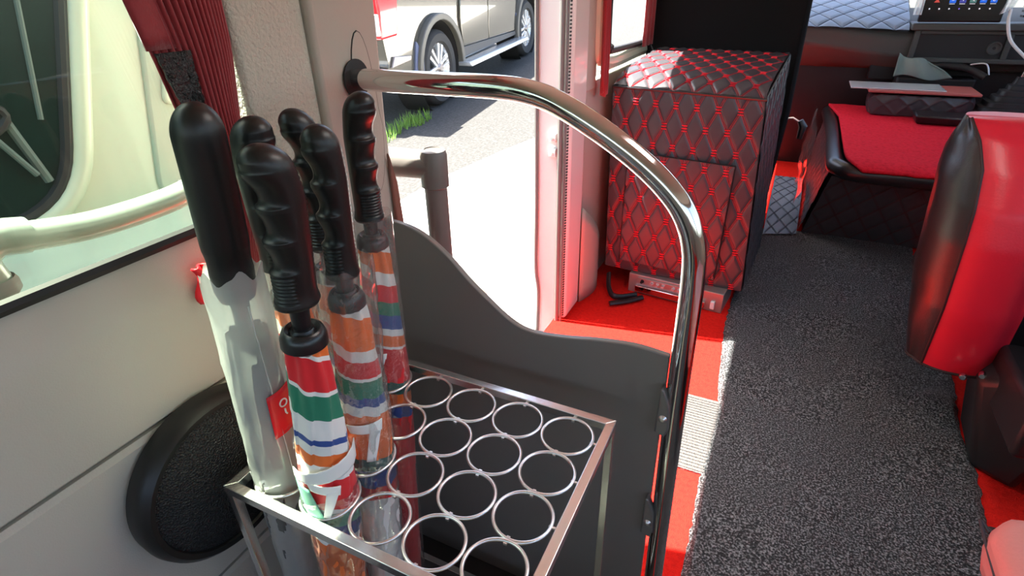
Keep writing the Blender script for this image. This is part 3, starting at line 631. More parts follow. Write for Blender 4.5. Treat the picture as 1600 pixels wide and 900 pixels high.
for s_ in (0.045, 0.075, 0.092, 0.109, 0.14, 0.157, 0.174, 0.191): k = MB().lathe([(0.0001, 0.010), (0.004, 0.010), (0.0055, 0.0)], AU(s_, -0.006, 0.046), -(-nrm_), 14).build('knob', 'silver' if s_ > 0.05 else 'rubber', None); adopt(t, k)
# lever plate / strap on the floor by the post
t = thing('seat_pedal_bracket', 'dark metal bracket lying on the red floor beside the control unit', 'bracket', (0.02, 1.05, 0))
adopt(t, MB().tube(smooth_path([(-0.045, 1.10, 0.05), (-0.03, 1.06, 0.02), (0.0, 1.03, 0.012), (0.055, 1.065, 0.012)]), 0.009, 10, flat=0.6).build('arm', 'black_metal', None), MB().tube([(-0.005, 0.985, 0.011), (0.04, 1.02, 0.011), (0.075, 1.06, 0.011)], 0.008, 10, flat=0.7).build('pedal', 'leather', None))
# front passenger seat: tall black back behind the box
t = thing('passenger_seat', 'tall black passenger seat back standing behind the quilted box', 'seat', (0.14, 1.55, 0))
sb = MB(); 
def seatb(x, z, q): return (x, 1.482+0.045*q+0.10*max(0, z-0.5), z)
sb.prism([(-0.075, 0.30), (0.352, 0.22), (0.366, 0.50), (0.362, 0.80), (0.34, 1.02), (-0.05, 1.02), (-0.095, 0.80)], lambda x, z, q: seatb(x, z, q)); b1 = sb.build('back_shell', 'seat_black', None, bevel=0.012)
sb = MB(); sb.prism([(-0.065, 0.31), (0.345, 0.24), (0.356, 0.5), (0.352, 0.8), (0.33, 1.0), (-0.04, 1.0), (-0.085, 0.8)], lambda x, z, q: (x, 1.53+0.08*q+0.10*max(0, z-0.5), z)); b2 = sb.build('back_cushion', 'seat_black', None, bevel=0.02)
b3 = MB().box(-0.03, 0.345, 1.50, 1.95, 0.16, 0.27).build('seat_cushion', 'leather_quilt', None, bevel=0.03)
b4 = MB().box(0.0, 0.33, 1.50, 1.9, 0.0, 0.16).build('seat_base', 'black_metal', None, bevel=0.005)
lv = MB().tube([(0.350, 1.60, 0.450), (0.378, 1.60, 0.455), (0.405, 1.60, 0.440)], 0.003, 8).build('lever_rod', 'ring_steel', None)
lh = MB().tube([(0.400, 1.60, 0.448), (0.412, 1.60, 0.430), (0.408, 1.60, 0.392)], [0.009, 0.013, 0.009], 12).build('lever_handle', 'leather', None)
adopt(t, b1, b2, b3, b4, lv, lh)
tag(MB().box(0.36, 0.478, 2.31, 2.60, 0.0, 0.03).build('footwell_step', 'red_carpet', smooth=False), 'raised red carpeted step in the front footwell behind the sky-tinted quilted mat', 'step')
p_, s_ = quilt(None, 0.05, 0.10, 0.003, 60, 160, 'quilt_blue', 'quilted_sheet', 'thread_blue', False, fn=lambda u, v: V((0.362+0.112*u, 1.70+0.60*v+0.05*u*(1-v), 0.012+0.05*math.sin(PI*min(1, v*1.5)*0.5)*(1))))  # blue of the sky light is put into the mat colour
t = thing('footwell_mat', 'diamond quilted mat, sky blue put into its colour, between the passenger seat and the engine cover', 'mat', (0.42, 1.95, 0)); adopt(t, p_); s_.parent = p_

# ---------------------------------------------------------------- engine cover with red carpet
t = thing('engine_cover', 'low black quilted engine cover with bright red carpet on top', 'engine cover', (0.9, 2.0, 0))
ec = MB().hexa([(0.490, 1.80, 0.0), (1.40, 1.80, 0.0), (1.40, 2.62, 0.0), (0.490, 2.62, 0.0), (0.530, 1.66, 0.29), (1.40, 1.66, 0.29), (1.40, 2.62, 0.29), (0.530, 2.62, 0.29)])
e1 = ec.build('body', 'leather', None, bevel=0.02)
q1, r1 = quilt(((0.49, 1.792, 0.01), (1.38, 1.792, 0.01), (1.38, 1.655, 0.27), (0.53, 1.655, 0.27)), 0.075, 0.11, 0.004, 200, 50, 'leather_quilt', 'front_padding', 'thread_dark', False)
q2, r2 = quilt(((0.482, 2.6, 0.01), (0.482, 1.80, 0.01), (0.522, 1.66, 0.28), (0.522, 2.6, 0.28)), 0.075, 0.11, 0.004, 120, 50, 'leather_quilt', 'side_padding', 'thread_dark', False)
q3 = MB().tube(smooth_path([(0.525, 2.60, 0.300), (0.535, 2.2, 0.300), (0.532, 1.75, 0.298), (0.545, 1.66, 0.295), (0.62, 1.622, 0.292), (0.9, 1.612, 0.292), (1.40, 1.615, 0.292)]), 0.027, 14).build('edge_bolster', 'leather', None)
def carpet(u, v):
    yy = 1.585+1.02*v; xl_ = 0.555 - 0.035*max(0, (v-0.75)/0.25) + 0.05*math.exp(-v*25); x = xl_+(1.40-xl_)*u
    z = 0.330 - 0.02*math.exp(-v*40) + 0.0018*noise.noise(V((x*30, yy*30, 1))) + 0.003*noise.noise(V((x*5, yy*5, 1)))
    return V((x, yy, z))
e2 = MB().grid(carpet, 160, 150).build('carpet_top', 'carpet_bright', None, solid=0.010)
adopt(t, e1, q1, q2, q3, e2); r1.parent = q1; r2.parent = q2
t = thing('plastic_sheet', 'crumpled clear plastic sheet hanging over the side of the engine cover', 'plastic sheet', (0.47, 2.0, 0))
ps = MB(); ps.grid(lambda u, v: V((0.447+0.02*v+0.015*noise.noise(V((u*5, v*5, 2))), 1.80+0.70*u, 0.085+0.26*v+0.012*noise.noise(V((u*7, v*3, 7))))), 50, 24); adopt(t, ps.build('film', 'clear_film', None))
# case with a notebook and a tablet on the carpet
t = thing('quilted_case', 'black quilted case with a notebook on it, standing on the red carpet', 'case', (0.84, 2.42, 0.335))
def casef(u, v):
    a = u*2*PI; r = 1/(abs(math.cos(a))**6+abs(math.sin(a))**6)**(1/6)
    sc_ = 1.0-0.06*(2*v-1)**2-0.08*(v > 0.99)
    return V((0.835+0.185*r*math.cos(a)*sc_, 2.47+0.085*r*math.sin(a)*sc_, 0.337+0.082*v+0.01*math.sin(PI*v)))
cq, cr = quilt(None, 0.062, 0.07, 0.004, 220, 30, 'leather_quilt', 'side_wall', 'thread_dark', False, fn=casef, size=(1.0, 0.085), nshift=-1)
cr.parent = cq; cc = MB(); cc.prism([(0.835+0.172*math.cos(a)/(abs(math.cos(a))**6+abs(math.sin(a))**6)**(1/6), 2.47+0.074*math.sin(a)/(abs(math.cos(a))**6+abs(math.sin(a))**6)**(1/6)) for a in [2*PI*k/40 for k in range(40)]], lambda x, y, q: (x, y, 0.337+0.079*q))
adopt(t, cq, cc.build('core', 'leather', None, bevel=0.004))
MBb = MB().box(0.64, 1.02, 2.375, 2.575, 0.4265, 0.437); tag(MBb.build('notebook', 'cover_red', bevel=0.003), 'thin notebook with reddish cover lying on the quilted case', 'notebook')
tag(MB().hexa([(0.575,2.385,0.438),(0.905,2.385,0.438),(0.905,2.56,0.438),(0.575,2.56,0.438),(0.575,2.385,0.443),(0.905,2.385,0.443),(0.905,2.56,0.443),(0.575,2.56,0.443)]).build('folder', 'silver', bevel=0.001), 'thin pale folder on the notebook, its left end sticking out', 'folder')
tag(MB().hexa([(0.815,2.25,0.337),(0.985,2.25,0.337),(0.985,2.34,0.337),(0.815,2.34,0.337),(0.805,2.24,0.370),(0.995,2.24,0.368),(0.995,2.35,0.372),(0.805,2.35,0.374)]).build('black_tray', 'leather', bevel=0.008), 'small black plastic tray on the red carpet in front of the case', 'tray')
# gear lever boot
t = thing('gear_lever', 'gear lever with a black pleated rubber boot beside the case', 'gear lever', (1.12, 2.42, 0.33))
prof = [(1.0, 0.335), (1.0, 0.365), (0.97, 0.372)]
for k in range(5): q = 0.90-0.15*k; prof += [(q, 0.374+k*0.020), (q-0.03, 0.390+k*0.020), (q-0.11, 0.392+k*0.020)]
prof += [(0.14, 0.485), (0.11, 0.50)]
bt = MB(); n = 40; vs = []
for r, z in prof:
    for k in range(n):
        a = 2*PI*k/n; e = 4; rr = 1/(abs(math.cos(a))**e+abs(math.sin(a))**e)**(1/e); vs.append((1.13+0.12*r*rr*math.cos(a), 2.43+0.10*r*rr*math.sin(a), z))
fs = [(j*n+k, j*n+(k+1) % n, (j+1)*n+(k+1) % n, (j+1)*n+k) for j in range(len(prof)-1) for k in range(n)]; bt.add(vs, fs)
adopt(t, bt.build('boot', 'rubber', None, angle=25), MB().tube([(1.13, 2.43, 0.48), (1.15, 2.43, 0.62)], 0.008, 12).build('shaft', 'chrome', None), MB().lathe([(0.0001, 0.05), (0.02, 0.045), (0.026, 0.025), (0.018, 0.0), (0.009, -0.005)], (1.152, 2.43, 0.615), (0, 0, 1), 24).build('knob', 'rubber', None))

# ---------------------------------------------------------------- dashboard
t = thing('dashboard', 'dark grey dashboard with a centre stack and a storage slot', 'dashboard', (0.6, 2.9, 0))
db = MB()
prof = [(2.70, 0.655), (2.685, 0.63), (2.69, 0.56), (2.74, 0.50), (2.80, 0.47), (3.45, 0.47), (3.45, 0.80), (2.82, 0.68)]
def dline(x, y, z):
    k = max(0, min(1, (x-0.30)/0.5)); k = k*k*(3-2*k)
    return (x, y, z+0.02-0.045*k if y < 2.79 else z-0.0*k)
N = len(prof); vs = []; xs = [-0.10+1.5*i/40 for i in range(41)]
for x in xs: vs += [dline(x, y, z) for y, z in prof]
fs = [(i*N+j, i*N+(j+1) % N, (i+1)*N+(j+1) % N, (i+1)*N+j) for i in range(40) for j in range(N)] + [tuple(range(N)), tuple(range(40*N, 41*N))]
db.add(vs, fs); d1 = db.build('upper_dash', 'dash', None, bevel=0.01)
d2 = MB().box(-0.10, 1.40, 2.80, 3.0, 0.0, 0.55).build('lower_dash', 'dash_black', None, smooth=False)
d3 = MB().box(0.76, 1.40, 2.645, 2.80, 0.640, 0.668).build('centre_ledge', 'dash', None, bevel=0.006)
sl_ = MB(); sl_.box(0.80, 1.40, 2.664, 2.70, 0.515, 0.534); sl_.box(0.80, 1.40, 2.664, 2.70, 0.625, 0.640); sl_.box(0.78, 0.80, 2.664, 2.70, 0.515, 0.64); sl_.box(1.10, 1.12, 2.664, 2.70, 0.53, 0.63)
d4 = sl_.build('slot_frame', 'dash', None, bevel=0.004)
d5 = MB().box(0.80, 1.40, 2.676, 2.69, 0.534, 0.625).build('slot_back', 'dash_black', None, smooth=False)
d6 = MB().box(0.655, 0.76, 2.735, 2.80, 0.43, 0.58).build('socket_panel', 'dash_black', None, bevel=0.004)
d7 = MB().lathe([(0.0001, 0.002), (0.008, 0.002), (0.009, 0.006), (0.012, 0.006), (0.013, 0.0)], (0.70, 2.735, 0.513), (0, -1, 0), 24).build('power_socket', 'metal_grey', None)
d8 = MB().lathe([(0.006, 0.0), (0.018, 0.002), (0.020, 0.006), (0.024, 0.006), (0.026, 0.0)], (1.07, 2.676, 0.575), (0, -1, 0), 24).build('rotary_switch', 'metal_grey', None)
d9 = MB()
for k in range(7): d9.box(1.12, 1.40, 2.66, 2.70, 0.690+k*0.018, 0.698+k*0.018)
d10 = d9.build('air_vent', 'dash_black', None, smooth=False)
d8.data.materials[0] = MATS['dash']; adopt(t, d1, d2, d3, d4, d5, d6, d7, d8, d10)
def dm(u, v):
    x = 0.10+0.655*u; y = 2.66+0.80*v; z = 0.668+0.21*v - 0.02*math.exp(-v*14)-0.012*max(0, (u-0.55)/0.45)*(1-v); return V((x, y, z))
p_, s_ = quilt(None, 0.10, 0.12, 0.006, 150, 150, 'quilt_blue', 'quilted_sheet', 'thread_blue', False, fn=dm)
t = thing('dash_mat', 'pale blue quilted mat lying on top of the dashboard', 'mat', (0.43, 2.83, 0.68)); adopt(t, p_); s_.parent = p_
t = thing('head_unit', 'wide black touch screen showing rows of small icons on the dashboard', 'touch screen', (0.91, 2.65, 0.7))
h0 = MB().box(0.772, 1.052, 2.640, 2.665, 0.672, 0.90).build('screen_body', 'screen', None, bevel=0.006)
ics = []
for k, m_ in enumerate(('icon_blue', 'icon_navy', 'icon_green', 'icon_blue', 'icon_blue')):
    x = 0.872+0.0335*k; q = MB(); q.box(x-0.011, x+0.011, 2.6375, 2.6395, 0.743, 0.765); io = q.build('icon', m_, None, bevel=0.003)
    g_ = MB()
    if k in (0, 3): g_.add([(x-0.005, 2.637, 0.751), (x+0.006, 2.637, 0.753), (x+0.004, 2.637, 0.760)], [(0, 1, 2)])
    elif k == 1: g_.add([(x-0.005, 2.637, 0.759), (x+0.005, 2.637, 0.759), (x, 2.637, 0.749)], [(0, 1, 2)])
    elif k == 2: g_.tube([(x-0.004, 2.637, 0.759), (x-0.002, 2.637, 0.753), (x+0.004, 2.637, 0.750)], 0.0012, 6)
    else: g_.lathe([(0.0035, 0), (0.005, 0)], (x, 2.637, 0.754), (0, -1, 0), 16)
    go = g_.build('symbol', 'icon_white', None); ics.append(io); go.parent = io
    ics.append(MB().box(x-0.009, x+0.009, 2.6375, 2.6395, 0.7385, 0.7405).build('caption_bar', 'icon_white', None, smooth=False))
ics.append(MB().add([(0.809, 2.638, 0.745), (0.829, 2.638, 0.745), (0.819, 2.638, 0.760)], [(0, 1, 2)]).build('warning_symbol', 'icon_red', None, smooth=False))
for k in range(7): x = 0.800+0.0335*k; ics.append(MB().lathe([(0.0001, 0.001), (0.003, 0.001)], (x, 2.6385, 0.722), (0, -1, 0), 10).build('touch_button', 'icon_violet' if k == 3 else 'icon_white', None))
adopt(t, h0, *ics)
t = thing('screen_film', 'torn clear protective film peeling from both sides of the touch screen', 'plastic sheet', (0.91, 2.63, 0.7))
fA = MB(); fA.grid(lambda u, v: V((1.035+0.035*u+0.01*math.sin(5*v), 2.628+0.01*noise.noise(V((u*4, v*4, 0))), 0.70+0.2*v+0.02*u*(1-v))), 8, 14); fB = MB(); fB.grid(lambda u, v: V((0.748+0.03*u-0.006*v, 2.63+0.012*noise.noise(V((u*4, v*4, 4))), 0.70+0.2*v)), 8, 14)
adopt(t, fA.build('film', 'milky_film', None), fB.build('film', 'milky_film', None))
tag(MB().tube(smooth_path([(1.068, 2.635, 0.72), (1.075, 2.63, 0.67), (1.10, 2.62, 0.61), (1.15, 2.60, 0.56), (1.20, 2.58, 0.52)]), 0.006, 10).build('white_cable', 'white_plastic'), 'thick pale cable hanging from the right side of the touch screen', 'cable')
t = thing('hand_brake', 'dark hand brake lever under a grey-green cloth below the dashboard', 'hand brake', (0.85, 2.68, 0.33))
adopt(t, MB().tube(smooth_path([(0.80, 2.69, 0.44), (0.88, 2.67, 0.50), (0.99, 2.64, 0.50), (1.06, 2.61, 0.47)]), 0.014, 12).build('lever', 'rubber', None), MB().box(0.76, 1.05, 2.66, 2.76, 0.29, 0.455).build('base', 'dash_black', None, bevel=0.01),
      MB().tube(smooth_path([(1.0, 2.63, 0.515), (1.05, 2.62, 0.52), (1.07, 2.61, 0.48)]), 0.003, 6).build('wire', 'silver', None))
ct = MB(); ct.grid(lambda u, v: V((0.745+0.12*u+0.09*u*(1-v), 2.655-0.03*u+0.01*math.sin(9*u), 0.455+0.095*v*(1-0.35*u)+0.008*math.sin(7*u+3*v))), 24, 16); tag(ct.build('grey_cloth', 'cloth_grey', solid=0.004), 'grey-green cloth draped over the hand brake', 'cloth')

# ---------------------------------------------------------------- seats on the right of the aisle
t = thing('aisle_seat', 'black and red leather seat back leaning beside the aisle, with black hinge plate', 'seat', (0.9, 0.8, 0))
# outline in x (across) and z of the back, swept in y with rounding
def backslab(x0f, x1, y0, y1, z0, z1, name, m, n=18, lean=0.0, rad=0.06, crn=0.35, topd=0.0):
    b = MB(); NU, NV = 30, n
    rows = []
    return b
sbm = MB(); NV = 64; seam_idx = None
def lerp_t(t, z): return interp([(b_, a_) for a_, b_ in t], z)
XS = [(0.165, 0.697), (0.30, 0.690), (0.42, 0.683), (0.50, 0.680), (0.55, 0.678), (0.59, 0.668), (0.62, 0.655)]      # seam, height -> x
XL = [(0.165, 0.676), (0.24, 0.660), (0.35, 0.642), (0.45, 0.634), (0.53, 0.632), (0.59, 0.640), (0.62, 0.652)]      # aisle edge
YB = [(0.165, 0.750), (0.30, 0.728), (0.43, 0.728), (0.49, 0.738), (0.55, 0.768), (0.595, 0.805), (0.62, 0.845)]        # rear face
vs = []; NP = None
for j in range(NV+1):
    z = 0.165+0.455*j/NV; a = lerp_t(XS, z); l = lerp_t(XL, z); y = lerp_t(YB, z); th_ = 0.125*min(1, 0.30+(0.63-z)/0.10)*min(1, 0.5+(z-0.165)/0.30)
    ctl = [(l+0.05, y+th_+0.03, z), (l+0.012, y+th_+0.015, z), (l, y+th_*0.75, z), (l+0.002, y+th_*0.45, z), (l+(a-l)*0.45, y+0.020, z), (a, y+0.002, z), (a+0.035, y-0.012, z), (a+0.085, y-0.008, z), (a+0.12, y+0.018, z), (a+0.16, y+0.020, z), (1.08, y+0.012, z), (1.13, y+0.04, z), (1.14, y+th_, z), (1.05, y+th_+0.03, z)]
    pth = smooth_path(ctl, 8); NP = len(pth); vs += pth
fs = []; mi = []
for j in range(NV):
    for k in range(NP):
        fs.append((j*NP+k, j*NP+(k+1) % NP, (j+1)*NP+(k+1) % NP, (j+1)*NP+k)); zc = 0.165+0.455*(j+0.5)/NV
        mi.append(0 if (k < 40 or k >= 88) else (1 if k < 64 or zc > 0.56 else 2))  # black centre panel paints in the shadow on the seat back
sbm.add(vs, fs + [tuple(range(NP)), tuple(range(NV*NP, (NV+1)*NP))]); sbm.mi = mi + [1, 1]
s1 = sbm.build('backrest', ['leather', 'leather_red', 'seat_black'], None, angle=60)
pg = MB().tube([V(vs[j*NP+40])+V((-0.0005, -0.0005, 0)) for j in range(NV+1)], 0.0024, 8).build('piping', 'piping', None)
pg2 = MB().tube([V(vs[k]) for k in range(8, 96)], 0.003, 8).build('lower_piping', 'piping', None); adopt(t, pg2)
s2 = MB().hexa([(0.812, 0.680, 0.0), (0.872, 0.64, 0.0), (0.92, 0.76, 0.0), (0.822, 0.83, 0.0), (0.778, 0.715, 0.175), (0.90, 0.565, 0.31), (0.95, 0.74, 0.35), (0.79, 0.85, 0.19)]).build('hinge_cover', 'black_metal', None, bevel=0.012)
s3 = MB().box(0.80, 1.25, 0.55, 0.80, 0.14, 0.24).build('seat_frame', 'black_metal', None, bevel=0.01)
s5 = MB().box(0.72, 1.20, 0.80, 1.22, 0.17, 0.25).build('seat_cushion', 'leather', None, bevel=0.03)
s6 = MB().box(0.95, 1.0, 0.75, 0.80, 0.0, 0.18).build('leg', 'black_metal', None, bevel=0.004)
adopt(t, s1, pg, s2, s3, s5, s6)
for (x, y, z) in ((0.752, 0.705, 0.182), (0.776, 0.700, 0.196)): adopt(t, MB().lathe([(0.0001, 0.006), (0.004, 0.006), (0.006, 0.003), (0.006, -0.01)], (x, y, z), (-0.3, -1, 0.2), 14).build('bolt', 'chrome', None))
t = thing('near_seat', 'leather seat corner with its light painted in as pink, at the bottom right, nearest the viewer', 'seat', (0.8, 0.1, 0))
nb = MB().box(0.645, 1.15, -0.42, 0.200, 0.250, 0.345).build('seat_cushion', 'leather_lit_pink', None, bevel=0.035)  # pink puts the light on the leather into its colour
nl = MB().box(0.82, 1.10, -0.35, 0.08, 0.0, 0.245).build('seat_base', 'black_metal', None, bevel=0.006)
npg = MB().tube(smooth_path([(0.646, -0.40, 0.300), (0.646, 0.155, 0.300), (0.657, 0.189, 0.300), (0.698, 0.1995, 0.300), (1.12, 0.1995, 0.300)]), 0.002, 6).build('piping', 'piping', None)
adopt(t, nb, nl, npg)

# ---------------------------------------------------------------- fill lamp added under the van ceiling
t = thing('fill_lamp', 'flat white fill lamp, added unseen on the van ceiling over the aisle', 'lamp', (0.55, 0.3, 1.17))
adopt(t, MB().box(0.46, 0.64, 0.02, 0.58, 1.172, 1.18).build('housing', 'white_plastic', None, bevel=0.003), MB().box(0.475, 0.625, 0.035, 0.565, 1.1695, 1.1719).build('lens', 'fill_lamp_glow', None, smooth=False))
fill_lamp(0.55, 0.3, 1.2)

# ---------------------------------------------------------------- outside: ground
def GZ(y): return -0.275 + 0.0728*(y-4.86)
gm = MB(); gm.grid(lambda u, v: V((-25+35*u, -6+36*v, GZ(-6+36*v))), 4, 4); struct(gm.build('ground', 'asphalt', smooth=False), 'grey asphalt yard')
cs = MB(); pc = [(-1.96, -3.0), (-1.90, 2.58), (-1.84, 3.0), (-1.70, 3.6), (-1.57, 4.0), (-1.2, 9.0), (-0.9, 14.0), (2.5, 14.0), (2.5, -3.0)]
cs.prism(pc, lambda x, y, q: (x, y, GZ(y)+0.002+0.02*q)); struct(cs.build('pavement', 'concrete', bevel=0.004, smooth=False), 'sunlit pale concrete apron beside the van')
def tuft(x, y, label, n, spread):
    b = MB()
    for k in range(n):
        a = random.uniform(0, 2*PI); r = spread*random.random()**0.7; px, py = x+r*math.cos(a), y+2.2*r*math.sin(a); h = random.uniform(0.05, 0.13); l = random.uniform(-0.05, 0.05); m_ = random.uniform(-0.05, 0.05); z = GZ(py)
        b.add([(px-0.005, py, z), (px+0.005, py, z), (px+l*0.5+0.003, py+m_*0.5, z+h*0.6), (px+l, py+m_, z+h)], [(0, 1, 2), (0, 2, 3)])
    tag(b.build('grass_tuft', 'grass', smooth=False), label, 'grass', kind='stuff')
tuft(-2.95, 3.55, 'green grass tuft in the asphalt crack, nearer the door', 260, 0.16)
tuft(-2.92, 4.15, 'sparser green grass tuft in the asphalt, nearer the pickup', 150, 0.11)

# ---------------------------------------------------------------- pickup truck
t = thing('pickup_truck', 'dark champagne pickup truck parked outside the open sliding door', 'pickup truck', (-3.0, 4.86, -0.272))
F_ = V((-0.09630934, 0.99272708, 0.07223201)); N_ = V((0.99532701, 0.09656158, 0)); U_ = N_.cross(F_)
if U_.z < 0: U_ = -U_
O_ = V((-3.0, 4.86, -0.272))
def TW(s, h, d=0.0): return O_+F_*s+U_*h-N_*d        # along, up, inboard
def arc(cx, r, a0, a1, n=14, cy=0.37): return [(cx+r*math.cos(R(a0+(a1-a0)*k/n)), cy+r*math.sin(R(a0+(a1-a0)*k/n))) for k in range(n+1)]
WB = 2.78
side = [(-0.98, 0.54), (-0.62, 0.42), (-0.47, 0.42)] + arc(0, 0.47, 174, 4) + [(0.50, 0.36), (2.26, 0.36)] + arc(WB, 0.47, 176, 4) + [(3.3, 0.45), (3.75, 0.50), (3.75, 0.95), (3.55, 1.02), (2.45, 1.12), (-0.98, 1.12), (-1.02, 0.85)]
bd = MB(); bd.prism(side, lambda s, h, q: TW(s, h, 0.02+1.70*q)); ob = [bd.build('body', 'truck_paint', None, bevel=0.012)]
cb = MB(); n = 8
cbp = [(0.45, 1.12), (2.45, 1.12), (1.85, 1.62), (0.75, 1.66)]
cb.prism(cbp, lambda s, h, q: TW(s, h, 0.06+0.16*(h-1.1)/0.5+q*(1.58-0.32*(h-1.1)/0.5))); ob.append(cb.build('cab', 'tinted', None, bevel=0.02))
def tpan(poly, name, m, d0=-0.004, d1=0.02, bev=0.006): b = MB(); b.prism(poly, lambda s, h, q: TW(s, h, d0+(d1-d0)*q)); return b.build(name, m, None, bevel=bev)
ob.append(tpan([(0.56, 0.50), (1.29, 0.46), (1.33, 1.10), (0.60, 1.10), (0.53, 0.78)], 'rear_door', 'truck_paint'))
ob.append(tpan([(1.31, 0.46), (2.22, 0.42), (2.30, 0.80), (2.40, 1.10), (1.35, 1.10)], 'front_door', 'truck_paint'))
ob.append(tpan([(0.50, 0.38), (2.26, 0.36), (2.24, 0.41), (0.54, 0.485)], 'sill_panel', 'truck_trim', -0.002))
for cx in (0, WB):
    a = arc(cx, 0.52, 186, -4, 20); b_ = arc(cx, 0.455, -4, 186, 20); ob.append(tpan(a+b_, 'wheel_arch_flare', 'truck_flare', -0.035, 0.03, 0.01))
    wl_ = MB(); wl_.lathe([(0.456, 0.0), (0.456, 0.30)], TW(cx, 0.37, 0.03), -N_, 32); ob.append(wl_.build('wheel_well', 'dark_gap', None))
ob.append(tpan([(-0.60, 0.30), (-0.40, 0.26), (-0.36, 0.56), (-0.47, 0.70)], 'mud_flap', 'mud_flap', 0.0, 0.03)); ob.append(tpan([(2.28, 0.24), (2.42, 0.24), (2.42, 0.62), (2.31, 0.62)], 'mud_flap', 'mud_flap', 0.0, 0.03))
rbm = MB(); rbm.hexa([TW(0.44, 0.30, -0.15), TW(2.38, 0.27, -0.15), TW(2.38, 0.27, 0.03), TW(0.44, 0.30, 0.03), TW(0.44, 0.35, -0.13), TW(2.38, 0.32, -0.13), TW(2.38, 0.32, 0.03), TW(0.44, 0.35, 0.03)]); ob.append(rbm.build('running_board', 'alloy', None, bevel=0.015))
bp = MB(); bp.hexa([TW(-1.14, 0.40, 0.10), TW(-1.0, 0.40, 0.04), TW(-1.0, 0.40, 1.66), TW(-1.14, 0.40, 1.6), TW(-1.16, 0.56, 0.10), TW(-1.0, 0.56, 0.04), TW(-1.0, 0.56, 1.66), TW(-1.16, 0.56, 1.6)]); ob.append(bp.build('rear_bumper', 'alloy', None, bevel=0.02))
ob.append(tpan([(-0.96, 0.555), (-0.62, 0.56), (-0.60, 0.60), (-0.90, 0.64)], 'bumper_reflector', 'metal_grey', -0.003, 0.02))
lm = MB(); lm.hexa([TW(-1.05, 0.80, 0.0), TW(-0.80, 0.80, -0.008), TW(-0.80, 0.80, 0.10), TW(-1.05, 0.80, 0.22), TW(-1.04, 1.16, 0.0), TW(-0.70, 1.16, -0.008), TW(-0.70, 1.16, 0.10), TW(-1.04, 1.16, 0.22)]); tlp = lm.build('tail_lamp', 'lamp_red', None, bevel=0.02)
l2 = MB(); l2.hexa([TW(-1.062, 0.83, 0.015), TW(-0.93, 0.83, -0.014), TW(-0.93, 0.83, 0.03), TW(-1.062, 0.83, 0.17), TW(-1.055, 1.00, 0.015), TW(-0.93, 1.00, -0.014), TW(-0.93, 1.00, 0.03), TW(-1.055, 1.00, 0.17)]); l2o = l2.build('clear_lens', 'lamp_clear', None, bevel=0.008)
ob.append(tlp); tg_ = MB(); tg_.hexa([TW(-1.04, 0.60, 0.20), TW(-1.0, 0.60, 0.20), TW(-1.0, 0.60, 1.50), TW(-1.04, 0.60, 1.50), TW(-1.04, 1.12, 0.20), TW(-1.0, 1.12, 0.20), TW(-1.0, 1.12, 1.50), TW(-1.04, 1.12, 1.50)]); ob.append(tg_.build('tailgate', 'truck_trim', None, bevel=0.01))
adopt(t, *ob); l2o.parent = tlp
for cx in (0, WB):
  for dd in (0.0, 1.48):
    o_ = TW(cx, 0.37, dd+0.01); ty = MB().lathe([(0.24, 0.03), (0.26, 0.0), (0.33, -0.005), (0.362, 0.03), (0.37, 0.06), (0.37, 0.20), (0.355, 0.24), (0.26, 0.25)], o_, -N_ if dd == 0 else -N_, 56).build('tyre', 'tyre', None); adopt(t, ty)
    if dd == 0:
        wh = MB().lathe([(0.25, 0.02), (0.235, 0.035), (0.225, 0.08), (0.19, 0.12)], o_, -N_, 40).build('rim', 'alloy', None); wh.parent = ty
        dk = MB().lathe([(0.0001, 0.10), (0.20, 0.11)], o_, -N_, 30).build('brake_disc', 'truck_trim', None); dk.parent = ty
        hb = MB().lathe([(0.0001, 0.0), (0.03, 0.0), (0.045, 0.02), (0.06, 0.05)], o_, -N_, 20).build('hub', 'metal_grey', None); hb.parent = ty
        for k in range(6):
            a = R(60*k+12); e1_ = F_*math.cos(a)+U_*math.sin(a); e2_ = -F_*math.sin(a)+U_*math.cos(a)
            def sp_(r, w_, dp): return o_+e1_*r+e2_*w_-N_*dp
            for sgn in (-1, 1):
                b = MB().hexa([sp_(0.04, sgn*0.006, 0.05), sp_(0.04, sgn*0.034, 0.05), sp_(0.235, sgn*0.060, 0.05), sp_(0.235, sgn*0.022, 0.05), sp_(0.04, sgn*0.006, 0.02), sp_(0.04, sgn*0.034, 0.02), sp_(0.235, sgn*0.060, 0.022), sp_(0.235, sgn*0.022, 0.022)])
                so_ = b.build('spoke', 'alloy', None, bevel=0.004); so_.parent = ty

# ---------------------------------------------------------------- outside the left window: cream vehicle, its window and the pale pipe
t = thing('cream_vehicle', 'cream white vehicle side with a rounded dark window, seen through the left window', 'vehicle', (-1.2, 0.2, GZ(0.2)))
XV = -1.0
bodyp = [(-3.0, -0.45), (1.6, -0.45), (1.6, 1.6), (-3.0, 1.6)]
bv = MB(); bv.box(-1.9, XV-0.02, -3.0, 0.95, -0.5, 1.6); b1 = bv.build('body', 'cream_paint', None, bevel=0.03)
def roundpoly(P, r, k=8):
    out = []
    n = len(P)
    for i in range(n):
        a, b, c = V((*P[i-1], 0)), V((*P[i], 0)), V((*P[(i+1) % n], 0)); u = (a-b).normalized(); w_ = (c-b).normalized()
        rr = r[i] if isinstance(r, (list, tuple)) else r; A_, B_ = b+u*rr, b+w_*rr
        for j in range(k+1):
            q = j/k; p_ = A_*(1-q)**2+b*2*q*(1-q)+B_*q*q; out.append((p_.x, p_.y))
    return out
wp = roundpoly([(-1.6, 0.435), (0.200, 0.435), (0.372, 0.95), (0.372, 1.15), (-1.6, 1.15)], [0.1, 0.13, 0.05, 0.1, 0.1])
gv = MB().prism(wp, lambda y, z, q: (XV-0.030+0.022*q, y, z)); b2 = gv.build('window_pane', 'tinted', None, smooth=False)
